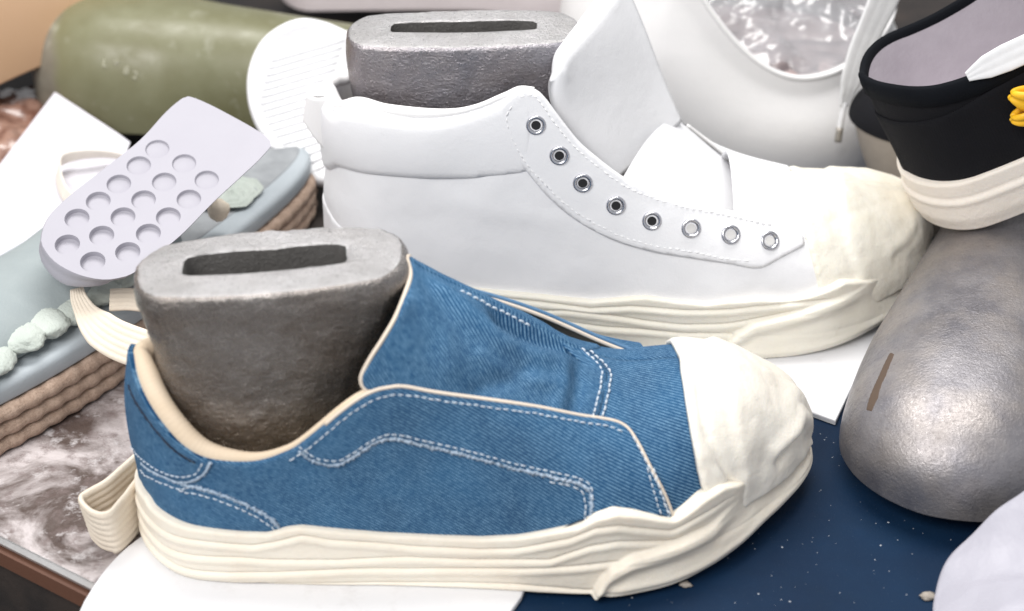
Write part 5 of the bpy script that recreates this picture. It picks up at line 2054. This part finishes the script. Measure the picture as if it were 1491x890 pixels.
# ================================================================== crumpled white plastic, lower right
m = Mat('white_plastic', rough=.45)
v = m.coord()
m.col(m.mix(m.noise(v, .3, 4), (.36, .355, .41), (.44, .43, .485)))
m.bump(m.noise(v, .8, 3, .5), .25, .4)
m.b.inputs['Subsurface Weight'].default_value = .1
m.b.inputs['Subsurface Radius'].default_value = (.01, .01, .01)
M['plastic_w'] = m.m
edge_px = [(1560, 668), (1500, 706), (1462, 735), (1425, 768), (1393, 797), (1374, 826), (1363, 858), (1359, 895), (1372, 945), (1420, 1000), (1520, 1040), (1640, 1000), (1690, 860), (1650, 730)]
Bc = np.array([uz(x, y, z) for (x, y), z in zip(edge_px, (4.4, 3.3, 2.5, 1.7, 1.0, .5, .15, .05, .05, .05, .3, 1.5, 3.2, 4.4))])
Bc = resample(np.vstack([catmull(Bc, 200, True), catmull(Bc, 200, True)[:1]]), n=181)[:-1]
Cc = np.array([25.0, -14.0, 2.0])
nr_, na = 70, 180
CRE = [((.2, .9), .0, .16, .09), ((1, -.35), 1.3, .22, .14), ((.75, .6), -1.2, .18, .12), ((-.4, 1), 1.9, .20, .10), ((.95, .2), -2.6, .16, .12), ((.5, -.9), 2.5, .16, .10), ((.1, 1), -2.2, .2, .1)]
g = np.zeros((nr_, na, 3))
for i in range(nr_):
    r_ = i / (nr_ - 1)
    for j in range(na):
        p = Bc[j] * (1 - r_) + Cc * r_
        q = p[:2] - Cc[:2]
        h = p[2] + 1.5 * (1 - (1 - r_) ** 2.2)
        for (dx, dy), off, w_, a_ in CRE:
            l_ = math.hypot(dx, dy)
            d_ = (q[0] * dx + q[1] * dy) / l_ - off + .5 * mnoise.noise(Vector((q[0] * .35, q[1] * .35, off)))
            t_ = (q[0] * -dy + q[1] * dx) / l_
            h += a_ * 2.4 * (math.exp(-abs(d_) / .45) - .35 * math.exp(-abs(d_ - .7) / .6)) * (.4 + .6 * mnoise.noise(Vector((t_ * .25, off, 3.0)))) * sst(0, .22, r_)
        h += .30 * mnoise.fractal(Vector((q[0] * .22, q[1] * .22, 1)), 1, 2, 3) * sst(0, .3, r_)
        p[2] = max(-.26, h) + .10 * math.sin(j * .35) * (1 - sst(0, .15, r_))
        p[2] = max(p[2], -.24)
        g[i, j] = p
V = np.vstack([g.reshape(-1, 3), g.reshape(-1, 3) - [0, 0, .05]])
F = gridfaces(nr_, na, False, True)
m_ = nr_ * na
F = F + [tuple(i + m_ for i in f) for f in F] + [(j, (j + 1) % na, m_ + (j + 1) % na, m_ + j) for j in range(na)]
pw = mesh('plastic_sheet', V, F, M['plastic_w'], loc=(Cc[0], Cc[1], -.29))
tag(pw, 'creased white plastic sheet in the lower right corner of the navy mat', 'plastic sheet')

# ================================================================== crumbs and dust on the mat
for k, (px, py, r_, lab) in enumerate(((1352, 868, .28, 'tan crumb of rubber beside the creased white plastic sheet'), (998, 851, .2, 'pale crumb of rubber in front of the denim sneaker toe'))):
    P = uz(px, py, -.2)
    v_, f_ = blob(P, r_, 3 + k, .5, (1.2, .8, .5), 12, 8, 2.0)
    tag(mesh('rubber_crumb', v_, f_, M['taupe'], loc=P), lab, 'crumb')
bag = Bag()
M['speck'] = plain('dust', (.38, .40, .44), .8)
rr = random.Random(5)
for k in range(260):
    x, y = rr.uniform(3, 22), rr.uniform(-15, 6)
    r_ = rr.choice([.012, .015, .02, .022, .035]) * rr.uniform(.7, 1.3)
    a = rr.uniform(0, 6.28)
    V = [np.array([x, y, -.3]) + r_ * np.array(q) for q in ((math.cos(a) * 1.5, math.sin(a) * 1.5, .1), (-math.sin(a), math.cos(a), .1), (-math.cos(a) * 1.2, -math.sin(a), .1), (math.sin(a), -math.cos(a), .1), (0, 0, .9))]
    bag.add(V, [(0, 1, 4), (1, 2, 4), (2, 3, 4), (3, 0, 4)])
tag(bag.build('dust_specks', M['speck'], loc=(12, -5, -.3)), 'fine white dust specks scattered over the navy mat', 'dust', kind='stuff')
